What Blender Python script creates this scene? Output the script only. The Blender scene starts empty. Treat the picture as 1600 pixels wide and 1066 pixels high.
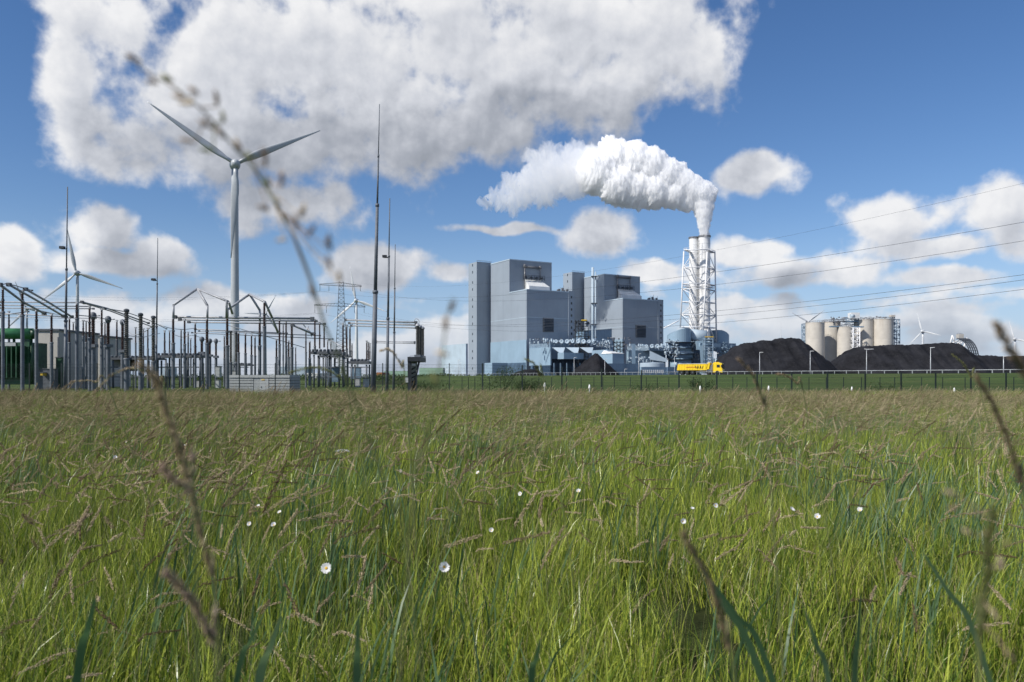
import bpy, math, random
import numpy as np
from mathutils import Vector, Matrix, noise, Quaternion
R = math.radians
PI = math.pi
rnd = random.Random(7)
scn = bpy.context.scene
COL = scn.collection

# ------------------------------------------------------------------ camera
F = 1244.4          # focal length in photograph pixels (28 mm on a 36 mm wide sensor)
HY = 590.0          # row of the horizon
CH = 1.25           # height of the lens over the meadow
cam_d = bpy.data.cameras.new('camera')
cam = bpy.data.objects.new('camera', cam_d)
COL.objects.link(cam)
cam.location = (0, 0, CH)
cam.rotation_euler = (R(90), 0, 0)
cam_d.lens = F / 1600 * 36
cam_d.sensor_width = 36
cam_d.shift_y = (HY - 533) / 1600
cam_d.clip_start = 0.05
cam_d.clip_end = 60000
cam_d.dof.use_dof = True
cam_d.dof.focus_distance = 11.0
cam_d.dof.aperture_fstop = 5.6
scn.camera = cam

# ------------------------------------------------------------------ light
SUN_AZ = R(-122)     # clockwise from +Y
SUN_EL = R(42)
sun_dir = Vector((math.sin(SUN_AZ) * math.cos(SUN_EL), math.cos(SUN_AZ) * math.cos(SUN_EL), math.sin(SUN_EL)))
sl = bpy.data.lights.new('sun', 'SUN')
sl.energy = 5.0
sl.angle = R(0.53)
sl.color = (1.0, 0.95, 0.88)
so = bpy.data.objects.new('sun', sl)
COL.objects.link(so)
so.rotation_euler = sun_dir.to_track_quat('Z', 'Y').to_euler()
scn.view_settings.view_transform = 'Standard'
scn.view_settings.look = 'None'
scn.view_settings.exposure = 0.0
scn.view_settings.gamma = 1.0
scn.view_settings.use_curve_mapping = False
cy = scn.cycles
cy.use_denoising = True
cy.max_bounces = 48
cy.diffuse_bounces = 2
cy.glossy_bounces = 3
cy.transmission_bounces = 4
cy.transparent_max_bounces = 8
cy.volume_bounces = 48
cy.volume_step_rate = 1.0
cy.sample_clamp_indirect = 8.0


class NT:
    """small helper that writes a node tree"""
    def __init__(s, tree):
        s.t = tree
    def n(s, typ, props=None, **ins):
        nd = s.t.nodes.new(typ)
        for k, v in (props or {}).items():
            setattr(nd, k, v)
        for k, v in ins.items():
            key = int(k[1:]) if k[0] == '_' and k[1:].isdigit() else k.replace('_', ' ')
            if isinstance(v, bpy.types.NodeSocket):
                s.t.links.new(v, nd.inputs[key])
            else:
                nd.inputs[key].default_value = v
        return nd
    def m(s, op, a, b=None, c=None, clamp=False):
        nd = s.t.nodes.new('ShaderNodeMath')
        nd.operation = op
        nd.use_clamp = clamp
        for i, v in enumerate((a, b, c)):
            if v is None: continue
            if isinstance(v, bpy.types.NodeSocket): s.t.links.new(v, nd.inputs[i])
            else: nd.inputs[i].default_value = v
        return nd.outputs[0]
    def v(s, op, a, b=None):
        nd = s.t.nodes.new('ShaderNodeVectorMath')
        nd.operation = op
        for i, x in enumerate((a, b)):
            if x is None: continue
            if isinstance(x, bpy.types.NodeSocket): s.t.links.new(x, nd.inputs[i])
            else: nd.inputs[i].default_value = x
        return nd.outputs['Value'] if op in ('LENGTH', 'DOT_PRODUCT') else nd.outputs[0]
    def noise(s, vec, scale, detail=4, rough=0.5, dist=0.0, dim='3D', out='Fac'):
        nd = s.n('ShaderNodeTexNoise', {'noise_dimensions': dim}, Scale=scale, Detail=detail, Roughness=rough, Distortion=dist)
        if vec is not None: s.t.links.new(vec, nd.inputs['Vector'])
        return nd.outputs[out]
    def ramp(s, fac, stops, interp='LINEAR'):
        nd = s.t.nodes.new('ShaderNodeValToRGB')
        nd.color_ramp.interpolation = interp
        e = nd.color_ramp.elements
        while len(e) < len(stops): e.new(0.5)
        for i, (p, c) in enumerate(stops):
            e[i].position = p
            e[i].color = (c[0], c[1], c[2], 1) if hasattr(c, '__len__') else (c, c, c, 1)
        s.t.links.new(fac, nd.inputs[0])
        return nd.outputs[0]
    def mix(s, fac, a, b, blend='MIX'):
        nd = s.t.nodes.new('ShaderNodeMix')
        nd.data_type = 'RGBA'
        nd.blend_type = blend
        for key, v in ((0, fac), (6, a), (7, b)):
            if isinstance(v, bpy.types.NodeSocket): s.t.links.new(v, nd.inputs[key])
            elif key == 0: nd.inputs[0].default_value = v
            else: nd.inputs[key].default_value = (v[0], v[1], v[2], 1)
        return nd.outputs[2]
    def smooth(s, x, lo, hi, a=0.0, b=1.0):
        nd = s.t.nodes.new('ShaderNodeMapRange')
        nd.interpolation_type = 'SMOOTHSTEP'
        s.t.links.new(x, nd.inputs[0])
        for i, q in ((1, lo), (2, hi), (3, a), (4, b)): nd.inputs[i].default_value = q
        return nd.outputs[0]
    def link(s, a, b):
        s.t.links.new(a, b)


# ------------------------------------------------------------------ sky: Nishita air with broken cumulus
def px2dir(px, py):
    az = math.atan((px - 800) / F)
    return az, math.atan((HY - py) / F * math.cos(az))

CLOUDS = [  # centre and half sizes, read from the photograph
 (440, 80, 180, 130), (320, 190, 115, 88), (600, 110, 220, 140), (790, 100, 210, 145), (950, 70, 160, 125),
 (1050, 40, 85, 85), (695, 195, 205, 74), (500, 215, 170, 62), (200, 232, 110, 52), (310, 110, 70, 80), (420, 5, 130, 45), (760, 0, 230, 55),
 (170, 5, 100, 62), (108, 125, 42, 66), (140, 200, 70, 50), (262, 165, 55, 50), (455, 320, 125, 48), (150, 360, 60, 34), (240, 385, 54, 26),
 (190, 408, 90, 20), (14, 390, 42, 42), (800, 356, 95, 9), (935, 365, 72, 40), (1182, 280, 66, 33),
 (1395, 345, 68, 44), (1450, 388, 100, 24), (1575, 322, 66, 44), (1595, 375, 60, 40), (590, 420, 80, 36), (705, 432, 58, 22),
 (1175, 400, 60, 26), (1260, 432, 120, 28), (1050, 425, 90, 20), (1480, 436, 90, 20),
]
W = bpy.data.worlds.new('World')
scn.world = W
W.use_nodes = True
wt = W.node_tree
wt.nodes.clear()

grp = bpy.data.node_groups.new('cloud_field', 'ShaderNodeTree')      # large shapes of the clouds
grp.interface.new_socket('P', in_out='INPUT', socket_type='NodeSocketVector')
grp.interface.new_socket('D', in_out='OUTPUT', socket_type='NodeSocketFloat')
g = NT(grp)
gi = grp.nodes.new('NodeGroupInput'); go = grp.nodes.new('NodeGroupOutput')
P = gi.outputs[0]
wv = g.noise(P, 9.0, 2, 0.5, out='Color')
wv = g.v('SUBTRACT', wv, (0.5, 0.5, 0.5))
wv = g.v('MULTIPLY', wv, (0.075, 0.05, 0))
Pw = g.v('ADD', P, wv)
cur = None
for (cx, cyy, rx, ry) in CLOUDS:
    az, el = px2dir(cx, cyy)
    sx, sy = rx / F, ry / F
    if cur is not None:      # the tiny term only keeps the blobs in one chain, so that the shader stack stays small
        nd = grp.nodes.new('ShaderNodeVectorMath'); nd.operation = 'MULTIPLY_ADD'
        g.link(cur, nd.inputs[0]); nd.inputs[1].default_value = (1e-7, 1e-7, 0); g.link(Pw, nd.inputs[2])
        Pc = nd.outputs[0]
    else:
        Pc = Pw
    mp = g.n('ShaderNodeMapping', {'vector_type': 'POINT'}, Vector=Pc, Location=(-az / sx, -el / sy, 0), Scale=(1 / sx, 1 / sy, 0))
    L = g.v('LENGTH', mp.outputs[0])
    cur = L if cur is None else g.m('SMOOTH_MIN', cur, L, 0.25)
F1 = g.m('SUBTRACT', 1.0, cur)
F1 = g.m('MINIMUM', F1, 0.6)
sepP = g.n('ShaderNodeSeparateXYZ', None, Vector=P)
AZ, EL = sepP.outputs[0], sepP.outputs[1]
# low bank of layered cumulus towards the horizon, and scattered cumulus outside the view
bank = g.noise(g.v('MULTIPLY', P, (1.0, 2.7, 1.0)), 7.0, 3, 0.5)
bank = g.m('MULTIPLY_ADD', bank, 3.4, -1.48)
bank = g.m('SUBTRACT', bank, g.smooth(EL, 0.085, 0.15, 0.0, 1.7))
far = g.noise(g.v('MULTIPLY', P, (1.0, 1.6, 1.0)), 2.2, 2, 0.5)
far = g.m('MULTIPLY_ADD', far, 3.0, -1.62)
far = g.m('ADD', far, g.m('MULTIPLY', g.m('SUBTRACT', g.smooth(g.m('MAXIMUM', g.m('ABSOLUTE', AZ), EL), 0.60, 0.8), 1.0), 2.0))
Ft = g.m('MAXIMUM', F1, g.m('MAXIMUM', g.m('MINIMUM', bank, 0.45), g.m('MINIMUM', far, 0.6)))
g.link(Ft, go.inputs[0])

w = NT(wt)
sky = w.n('ShaderNodeTexSky', {'sky_type': 'NISHITA', 'sun_disc': False, 'sun_elevation': SUN_EL, 'sun_rotation': SUN_AZ,
                               'altitude': 0.0, 'air_density': 1.0, 'dust_density': 0.0, 'ozone_density': 1.5})
vm = wt.nodes.new('ShaderNodeVectorMath'); vm.operation = 'MULTIPLY'      # strength 0.105 with the white balance of the photograph
w.link(sky.outputs[0], vm.inputs[0]); vm.inputs[1].default_value = (0.097, 0.0965, 0.108)
geo = w.n('ShaderNodeTexCoord')
dirv = w.v('NORMALIZE', geo.outputs['Generated'])
sp = w.n('ShaderNodeSeparateXYZ', None, Vector=dirv)
az = w.m('ARCTAN2', sp.outputs[0], sp.outputs[1])
el = w.m('ARCSINE', sp.outputs[2])
Pv = w.n('ShaderNodeCombineXYZ', None, X=az, Y=el).outputs[0]
hs = w.n('ShaderNodeHueSaturation', None, Saturation=1.2, Value=1.0, Color=vm.outputs[0])
air = w.mix(w.smooth(el, -0.02, 0.20, 0.80, 0.0), hs.outputs[0], (0.33, 0.48, 0.74))      # pale blue air low over the land
def field(vec):
    nd = wt.nodes.new('ShaderNodeGroup'); nd.node_tree = grp
    w.link(vec, nd.inputs[0])
    return nd.outputs[0]
def billow(vec, det, k2=True):
    n1 = w.noise(vec, 13.0, det, 0.52)
    f_ = w.m('MULTIPLY', w.m('SUBTRACT', n1, 0.5), 2.5)
    if k2:
        n2 = w.m('ABSOLUTE', w.m('SUBTRACT', w.noise(vec, 34.0, 3, 0.5), 0.5))
        f_ = w.m('ADD', f_, w.m('MULTIPLY', w.m('SUBTRACT', 0.10, n2), 0.6))
    return f_
b0 = billow(Pv, 7)
P1 = w.v('ADD', Pv, (-0.007, 0.011, 0))
b1 = billow(P1, 7)
F0 = field(Pv)
P2 = w.v('ADD', Pv, (-0.016, 0.034, 0))
P3 = w.v('ADD', Pv, (-0.045, 0.132, 0))
D0 = w.m('ADD', F0, b0)
D2 = w.m('ADD', field(P2), w.m('MULTIPLY', w.m('SUBTRACT', w.noise(P2, 13.0, 2, 0.5), 0.5), 1.2))
alpha = w.smooth(D0, -0.12, 0.46)
relief = w.m('MULTIPLY', w.m('SUBTRACT', b0, b1), 0.42)          # towards the light the cloud thins out: bright
depth = w.m('ADD', w.m('MULTIPLY', w.smooth(D2, -0.2, 0.85), 0.42), w.m('MULTIPLY', w.smooth(w.m('ADD', field(P3), w.m('MULTIPLY', w.m('SUBTRACT', b1, 0.0), 0.35)), -0.2, 0.65), 0.62))
depth0 = w.smooth(D0, 0.1, 1.0)
lit = w.m('SUBTRACT', w.m('ADD', 0.97, relief), w.m('ADD', w.m('MULTIPLY', depth, 0.60), w.m('MULTIPLY', depth0, 0.05)))
lit = w.m('MAXIMUM', w.m('MINIMUM', lit, 1.0), 0.0)
ccol = w.ramp(lit, [(0.0, (0.24, 0.265, 0.305)), (0.35, (0.40, 0.425, 0.48)), (0.7, (0.66, 0.68, 0.73)), (1.0, (0.90, 0.90, 0.91))])
ccol = w.mix(w.smooth(el, 0.0, 0.14, 0.45, 0.0), ccol, (0.42, 0.50, 0.62))      # low clouds take on the colour of the air
alpha = w.m('MULTIPLY', alpha, w.smooth(el, -0.01, 0.10, 0.75, 0.97))
out = w.mix(alpha, air, ccol)
bg = w.n('ShaderNodeBackground', None, Color=out, Strength=1.0)
wo = w.n('ShaderNodeOutputWorld')
w.link(bg.outputs[0], wo.inputs[0])
W.cycles.sampling_method = 'MANUAL'
W.cycles.sample_map_resolution = 512

# ------------------------------------------------------------------ materials
MATS = {}
def mat(name, col, rough=0.7, metal=0.0, var=0.15, vscale=1.0, col2=None, bump=0.0, bscale=20.0, streak=0.0, trans=0.0, spec=0.5, extra=None):
    m = bpy.data.materials.new(name)
    m.use_nodes = True
    t = NT(m.node_tree)
    bs = m.node_tree.nodes['Principled BSDF']
    bs.inputs['Roughness'].default_value = rough
    bs.inputs['Metallic'].default_value = metal
    bs.inputs['Specular IOR Level'].default_value = spec
    tc = t.n('ShaderNodeTexCoord')
    ob = tc.outputs['Object']
    nz = t.noise(ob, vscale, 5, 0.6)
    c2 = col2 or tuple(max(0, c * (1 - var * 2)) for c in col)
    c1 = col if col2 else tuple(c * (1 + var) for c in col)
    c = t.mix(t.smooth(nz, 0.3, 0.7), c1, c2)
    if streak:
        st = t.noise(t.v('MULTIPLY', ob, (1.0, 1.0, 0.08)), vscale * 6, 4, 0.6)
        c = t.mix(t.m('MULTIPLY', t.smooth(st, 0.45, 0.75), streak), c, tuple(x * 0.45 for x in col))
    if extra: c = extra(t, ob, c)
    t.link(c, bs.inputs['Base Color'])
    if bump:
        b = t.n('ShaderNodeBump', None, Strength=bump, Distance=0.05)
        t.link(t.noise(ob, bscale, 4, 0.6), b.inputs['Height'])
        t.link(b.outputs[0], bs.inputs['Normal'])
    MATS[name] = m
    return m

def cladding(t, ob, c):
    sx = t.n('ShaderNodeSeparateXYZ', None, Vector=ob)
    # sheet courses: each course of panels is a slightly different batch of paint
    row = t.m('FLOOR', t.m('DIVIDE', sx.outputs[2], 9.0))
    colm = t.m('FLOOR', t.m('DIVIDE', t.m('ADD', sx.outputs[0], t.m('MULTIPLY', sx.outputs[1], 0.7)), 5.0))
    wn = t.n('ShaderNodeTexWhiteNoise', {'noise_dimensions': '3D'}, Vector=t.n('ShaderNodeCombineXYZ', None, X=row, Y=colm).outputs[0])
    c = t.mix(t.m('MULTIPLY', wn.outputs[0], 0.07), c, (0.16, 0.19, 0.23))
    rib = t.m('FRACT', t.m('DIVIDE', t.m('ADD', sx.outputs[0], t.m('MULTIPLY', sx.outputs[1], 0.7)), 5.0))
    line = t.m('LESS_THAN', rib, 0.05)
    return t.mix(t.m('MULTIPLY', line, 0.09), c, (0.12, 0.15, 0.19))

mat('clad_grey', (0.29, 0.335, 0.385), 0.45, var=0.04, vscale=0.03, streak=0.10, extra=cladding)
mat('clad_blue', (0.26, 0.37, 0.46), 0.45, var=0.05, vscale=0.05, streak=0.1, extra=cladding)
mat('clad_pale', (0.42, 0.51, 0.58), 0.5, var=0.06, vscale=0.05, streak=0.12)
mat('duct_blue', (0.17, 0.25, 0.33), 0.45, var=0.1, vscale=0.1, streak=0.25)
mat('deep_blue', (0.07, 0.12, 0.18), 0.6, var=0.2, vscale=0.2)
mat('dark_steel', (0.045, 0.055, 0.07), 0.6, var=0.2)
mat('louvre_grey', (0.075, 0.09, 0.11), 0.6, var=0.1)
mat('white_hood', (0.72, 0.73, 0.72), 0.4, var=0.05, vscale=0.2)
mat('pipe_steel', (0.22, 0.22, 0.23), 0.4, metal=0.4, var=0.2, vscale=1)
mat('flue_white', (0.78, 0.78, 0.77), 0.5, var=0.06, vscale=0.15, streak=0.2)
mat('lattice_white', (0.80, 0.80, 0.80), 0.5, var=0.05)
mat('hazard_yellow', (0.7, 0.55, 0.05), 0.5)
mat('window_glass', (0.02, 0.03, 0.04), 0.08, var=0.05)
mat('yellow_beam', (0.75, 0.5, 0.04), 0.5)
mat('turbine_white', (0.60, 0.62, 0.63), 0.35, var=0.03, vscale=0.3)
mat('turbine_grey', (0.42, 0.445, 0.46), 0.38, var=0.05, vscale=0.2, streak=0.1)
mat('galvanised', (0.125, 0.142, 0.165), 0.6, metal=0.0, var=0.12, vscale=3.0, streak=0.2)
mat('galv_dark', (0.09, 0.10, 0.115), 0.6, metal=0.0, var=0.15, vscale=3.0)
mat('aluminium', (0.36, 0.37, 0.39), 0.5, metal=0.1, var=0.08, vscale=2.0)
mat('porcelain_brown', (0.045, 0.022, 0.017), 0.25, var=0.25, vscale=8)
mat('silicone_grey', (0.085, 0.085, 0.078), 0.55, var=0.2, vscale=6)
mat('black_paint', (0.018, 0.022, 0.027), 0.5, var=0.2)
mat('fence_green', (0.012, 0.022, 0.02), 0.5, var=0.2)
mat('transformer_green', (0.045, 0.20, 0.075), 0.45, var=0.15, vscale=2, streak=0.25)
mat('transformer_dark', (0.018, 0.075, 0.035), 0.5, var=0.2, vscale=2)
mat('beige_render', (0.46, 0.44, 0.40), 0.8, var=0.05, vscale=0.6, streak=0.15, bump=0.2)
mat('hut_grey', (0.36, 0.38, 0.37), 0.7, var=0.05, vscale=1.5, streak=0.15)
mat('hut_lid', (0.42, 0.44, 0.43), 0.7, var=0.05, vscale=1.5)
mat('cabinet_grey', (0.40, 0.42, 0.42), 0.5, var=0.06, vscale=3)
mat('concrete', (0.36, 0.35, 0.33), 0.85, var=0.1, vscale=1.5, bump=0.3)
mat('truck_yellow', (0.88, 0.60, 0.02), 0.35, var=0.04, vscale=1.0)
mat('truck_print', (0.60, 0.16, 0.03), 0.4, var=0.05)
mat('truck_print_dark', (0.05, 0.035, 0.02), 0.4)
mat('tarp', (0.55, 0.56, 0.58), 0.8, var=0.05)
mat('rubber', (0.02, 0.02, 0.02), 0.85)
mat('rail_grey', (0.48, 0.50, 0.51), 0.45, metal=0.3, var=0.1, vscale=1.0)
mat('rust_orange', (0.35, 0.14, 0.05), 0.8)
mat('green_shed', (0.30, 0.45, 0.34), 0.7)
mat('road_asphalt', (0.055, 0.055, 0.056), 0.9, var=0.2, vscale=0.5, bump=0.3)
mat('white_paint', (0.78, 0.78, 0.76), 0.5)
mat('wire_grey', (0.06, 0.065, 0.075), 0.6)

def silo_extra(t, ob, c):
    sx = t.n('ShaderNodeSeparateXYZ', None, Vector=ob)
    top = t.smooth(sx.outputs[2], 26.0, 40.0)
    st = t.noise(t.v('MULTIPLY', ob, (1.0, 1.0, 0.06)), 0.9, 4, 0.65)
    c = t.mix(t.m('MULTIPLY', t.m('MULTIPLY', t.smooth(st, 0.48, 0.68), top), 0.45), c, (0.34, 0.25, 0.17))
    ring = t.m('LESS_THAN', t.m('FRACT', t.m('DIVIDE', sx.outputs[2], 2.4)), 0.07)
    c = t.mix(t.m('MULTIPLY', ring, 0.14), c, (0.35, 0.33, 0.3))
    band = t.noise(t.v('MULTIPLY', ob, (0.02, 0.02, 0.3)), 1.0, 3, 0.5)
    return t.mix(t.m('MULTIPLY', t.smooth(band, 0.4, 0.65), 0.22), c, (0.45, 0.41, 0.36))
mat('silo_concrete', (0.58, 0.54, 0.47), 0.85, var=0.05, vscale=0.2, extra=silo_extra, bump=0.2, bscale=2)

def coal_extra(t, ob, c):
    k = t.noise(ob, 1.6, 6, 0.7)
    return t.mix(t.m('MULTIPLY', t.smooth(k, 0.45, 0.7), 0.5), c, (0.042, 0.042, 0.046))
mat('coal', (0.019, 0.0195, 0.023), 0.9, var=0.25, vscale=0.15, bump=0.6, bscale=1.3, extra=coal_extra, spec=0.08)

def lawn_extra(t, ob, c):
    k = t.noise(ob, 3.0, 5, 0.7)
    c = t.mix(t.m('MULTIPLY', t.smooth(k, 0.45, 0.75), 0.6), c, (0.028, 0.045, 0.012))
    s = t.noise(t.v('MULTIPLY', ob, (0.15, 1.0, 1.0)), 0.35, 3, 0.5)
    return t.mix(t.m('MULTIPLY', t.smooth(s, 0.45, 0.65), 0.4), c, (0.105, 0.115, 0.035))
mat('mown_grass', (0.062, 0.098, 0.022), 0.9, var=0.15, vscale=0.06, bump=0.8, bscale=6, extra=lawn_extra, spec=0.15)
mat('field_soil', (0.035, 0.045, 0.014), 0.95, var=0.25, vscale=2.5, bump=0.8, bscale=8, spec=0.1)
mat('far_field', (0.07, 0.10, 0.028), 0.95, var=0.2, vscale=0.02, spec=0.1)
mat('hedge_leaf', (0.030, 0.055, 0.016), 0.8, var=0.35, vscale=0.8, spec=0.2)

def plant_mat(name, ca, cb, rough=0.55, transl=0.35, spec=0.3, tcol=None):
    """leaf: colour drifts per blade (vertex colour 'tint') and per tuft"""
    m = bpy.data.materials.new(name)
    m.use_nodes = True
    t = NT(m.node_tree)
    m.node_tree.nodes.clear()
    at_ = t.n('ShaderNodeAttribute', {'attribute_name': 'tint'})
    oi = t.n('ShaderNodeObjectInfo')
    tint = t.m('ADD', at_.outputs['Fac'], t.m('MULTIPLY', t.m('SUBTRACT', oi.outputs['Random'], 0.5), 0.5))
    c = t.mix(t.m('MAXIMUM', t.m('MINIMUM', tint, 1.0), 0.0), ca, cb)
    pr = t.n('ShaderNodeBsdfPrincipled', None, Base_Color=c, Roughness=rough)
    pr.inputs['Specular IOR Level'].default_value = spec
    tr = t.n('ShaderNodeBsdfTranslucent', None, Color=t.mix(0.5, c, tcol) if tcol else c)
    mx = t.n('ShaderNodeMixShader', None, Fac=transl)
    t.link(pr.outputs[0], mx.inputs[1]); t.link(tr.outputs[0], mx.inputs[2])
    o = t.n('ShaderNodeOutputMaterial')
    t.link(mx.outputs[0], o.inputs[0])
    MATS[name] = m
    return m
plant_mat('blade_green', (0.055, 0.120, 0.012), (0.50, 0.56, 0.08), 0.34, 0.28, 0.6)
plant_mat('blade_straw', (0.34, 0.29, 0.12), (0.55, 0.46, 0.26), 0.7, 0.25)
plant_mat('reed_green', (0.075, 0.15, 0.06), (0.19, 0.28, 0.13), 0.4, 0.45, 0.5)
plant_mat('seed_head', (0.16, 0.10, 0.06), (0.78, 0.64, 0.42), 0.8, 0.25, 0.15)
plant_mat('stalk_green', (0.11, 0.15, 0.05), (0.24, 0.24, 0.11), 0.6, 0.2)
plant_mat('seed_green', (0.14, 0.17, 0.05), (0.28, 0.27, 0.10), 0.7, 0.3)
plant_mat('seed_dark', (0.11, 0.075, 0.05), (0.34, 0.25, 0.16), 0.7, 0.2)
plant_mat('seed_pink', (0.38, 0.26, 0.21), (0.56, 0.44, 0.34), 0.8, 0.25, 0.15)
plant_mat('clover_green', (0.035, 0.075, 0.012), (0.07, 0.12, 0.02), 0.6, 0.3)
plant_mat('petal_white', (0.80, 0.80, 0.80), (0.88, 0.88, 0.86), 0.6, 0.35)
plant_mat('bush_leaf', (0.030, 0.055, 0.016), (0.09, 0.13, 0.045), 0.6, 0.3)
mat('daisy_yellow', (0.70, 0.42, 0.02), 0.7)


# ------------------------------------------------------------------ mesh helpers
def at(px, py, Y):
    return Vector(((px - 800) / F * Y, Y, CH + (HY - py) / F * Y))
def zat(py, Y):
    return CH + (HY - py) / F * Y
def xat(px, Y):
    return (px - 800) / F * Y

class MB:
    def __init__(s):
        s.v = []; s.f = []; s.sm = []; s.tint = None; s.stuff = False
    def face(s, idx, sm=False):
        s.f.append(tuple(idx)); s.sm.append(sm)
    def hexa(s, p):      # p: 4 bottom + 4 top
        b = len(s.v); s.v += [tuple(q) for q in p]
        for q in ((3, 2, 1, 0), (4, 5, 6, 7), (0, 1, 5, 4), (1, 2, 6, 5), (2, 3, 7, 6), (3, 0, 4, 7)):
            s.face([b + k for k in q])
        return s
    def box(s, c, size, rz=0.0):
        cx, cyy, cz = c; hx, hy, hz = size[0] / 2, size[1] / 2, size[2] / 2
        ca, sa = math.cos(rz), math.sin(rz)
        pts = []
        for z in (-hz, hz):
            for x, y in ((-hx, -hy), (hx, -hy), (hx, hy), (-hx, hy)):
                pts.append((cx + x * ca - y * sa, cyy + x * sa + y * ca, cz + z))
        return s.hexa(pts)
    def prism(s, foot, z0, z1):
        """foot: list of xy; z1 may be a list of heights"""
        n = len(foot); b = len(s.v)
        za = z0 if hasattr(z0, '__len__') else [z0] * n
        zb = z1 if hasattr(z1, '__len__') else [z1] * n
        s.v += [(p[0], p[1], za[i]) for i, p in enumerate(foot)] + [(p[0], p[1], zb[i]) for i, p in enumerate(foot)]
        s.face([b + i for i in reversed(range(n))]); s.face([b + n + i for i in range(n)])
        for i in range(n):
            j = (i + 1) % n
            s.face([b + i, b + j, b + n + j, b + n + i])
        return s
    def tube(s, p0, p1, r0, r1=None, n=6, cap=True):
        return s.path([p0, p1], [r0, r0 if r1 is None else r1], n, cap)
    def path(s, pts, rad, n=6, cap=True):
        pts = [Vector(p) for p in pts]
        if not hasattr(rad, '__len__'): rad = [rad] * len(pts)
        b = len(s.v)
        t0 = (pts[1] - pts[0]).normalized()
        up = Vector((0, 0, 1)) if abs(t0.z) < 0.95 else Vector((1, 0, 0))
        u = t0.cross(up).normalized()
        for i, p in enumerate(pts):
            t = (pts[min(i + 1, len(pts) - 1)] - pts[max(i - 1, 0)]).normalized()
            u = (u - t * u.dot(t))
            if u.length < 1e-6: u = t.orthogonal()
            u.normalize(); vv = t.cross(u)
            for k in range(n):
                a = 2 * PI * k / n
                s.v.append(tuple(p + u * (math.cos(a) * rad[i]) + vv * (math.sin(a) * rad[i])))
        for i in range(len(pts) - 1):
            for k in range(n):
                k2 = (k + 1) % n
                s.face([b + i * n + k, b + i * n + k2, b + (i + 1) * n + k2, b + (i + 1) * n + k], n > 4)
        if cap:
            s.face([b + k for k in reversed(range(n))]); e = b + (len(pts) - 1) * n
            s.face([e + k for k in range(n)])
        return s
    def lathe(s, prof, c=(0, 0, 0), n=12, cap=True, smooth=True, axis=None):
        """prof: (r, z) pairs from bottom to top; a sharp corner of the profile gets its own ring, so shading stays crisp"""
        q = axis.to_track_quat('Z', 'Y') if axis is not None else None
        def ring(r, z):
            b = len(s.v)
            for k in range(n):
                a = 2 * PI * k / n
                p = Vector((math.cos(a) * r, math.sin(a) * r, z))
                if q: p = q @ p
                s.v.append((c[0] + p.x, c[1] + p.y, c[2] + p.z))
            return b
        prev = first = ring(*prof[0]); pd = None
        for i in range(len(prof) - 1):
            d = Vector((prof[i + 1][0] - prof[i][0], prof[i + 1][1] - prof[i][1]))
            if pd is not None and d.length > 1e-9 and pd.length > 1e-9 and pd.angle(d) > R(40): prev = ring(*prof[i])
            nxt = ring(*prof[i + 1])
            for k in range(n):
                k2 = (k + 1) % n
                s.face([prev + k, prev + k2, nxt + k2, nxt + k], smooth)
            prev = nxt; pd = d
        if cap:
            s.face([first + k for k in reversed(range(n))]); s.face([prev + k for k in range(n)])
        return s
    def quad(s, a, b_, c, d, sm=False):
        b = len(s.v); s.v += [tuple(a), tuple(b_), tuple(c), tuple(d)]
        s.face([b, b + 1, b + 2, b + 3], sm); return s
    def tri(s, a, b_, c):
        b = len(s.v); s.v += [tuple(a), tuple(b_), tuple(c)]
        s.face([b, b + 1, b + 2]); return s
    def mesh(s, name, m, off=Vector((0, 0, 0))):
        me = bpy.data.meshes.new(name)
        me.from_pydata([(x - off[0], y - off[1], z - off[2]) for x, y, z in s.v], [], s.f)
        me.polygons.foreach_set('use_smooth', s.sm)
        me.materials.append(MATS[m] if isinstance(m, str) else m)
        if s.tint is not None:
            a = me.attributes.new('tint', 'FLOAT', 'POINT')
            a.data.foreach_set('value', s.tint)
        me.update()
        return me
    def build(s, name, m, parent=None, local=False):
        if parent is not None:
            off = Vector((0, 0, 0)) if local else wloc(parent)
            loc = Vector((0, 0, 0))
        elif local:
            off = loc = Vector((0, 0, 0))
        else:
            vs = np.array(s.v); loc = Vector(((vs[:, 0].min() + vs[:, 0].max()) / 2, (vs[:, 1].min() + vs[:, 1].max()) / 2, vs[:, 2].min()))
            off = loc
        o = bpy.data.objects.new(name, s.mesh(name, m, off))
        COL.objects.link(o)
        o.location = loc
        if parent is not None: o.parent = parent
        if s.stuff: o['kind'] = 'stuff'
        return o

def wloc(o):
    p = Vector((0, 0, 0))
    while o is not None:
        p += o.location; o = o.parent
    return p
def tag(o, label=None, cat=None, group=None, kind=None):
    if label: o['label'] = label
    if cat: o['category'] = cat
    if group: o['group'] = group
    if kind: o['kind'] = kind
    return o
def thing(name, loc, label, cat, group=None):
    o = bpy.data.objects.new(name, None)
    o.empty_display_size = 0.2
    COL.objects.link(o)
    o.location = loc
    return tag(o, label, cat, group)
def copy_tree(o, parent=None):
    c = o.copy(); COL.objects.link(c)
    if parent is not None: c.parent = parent
    for ch in list(o.children):
        copy_tree(ch, c)
    return c

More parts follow.
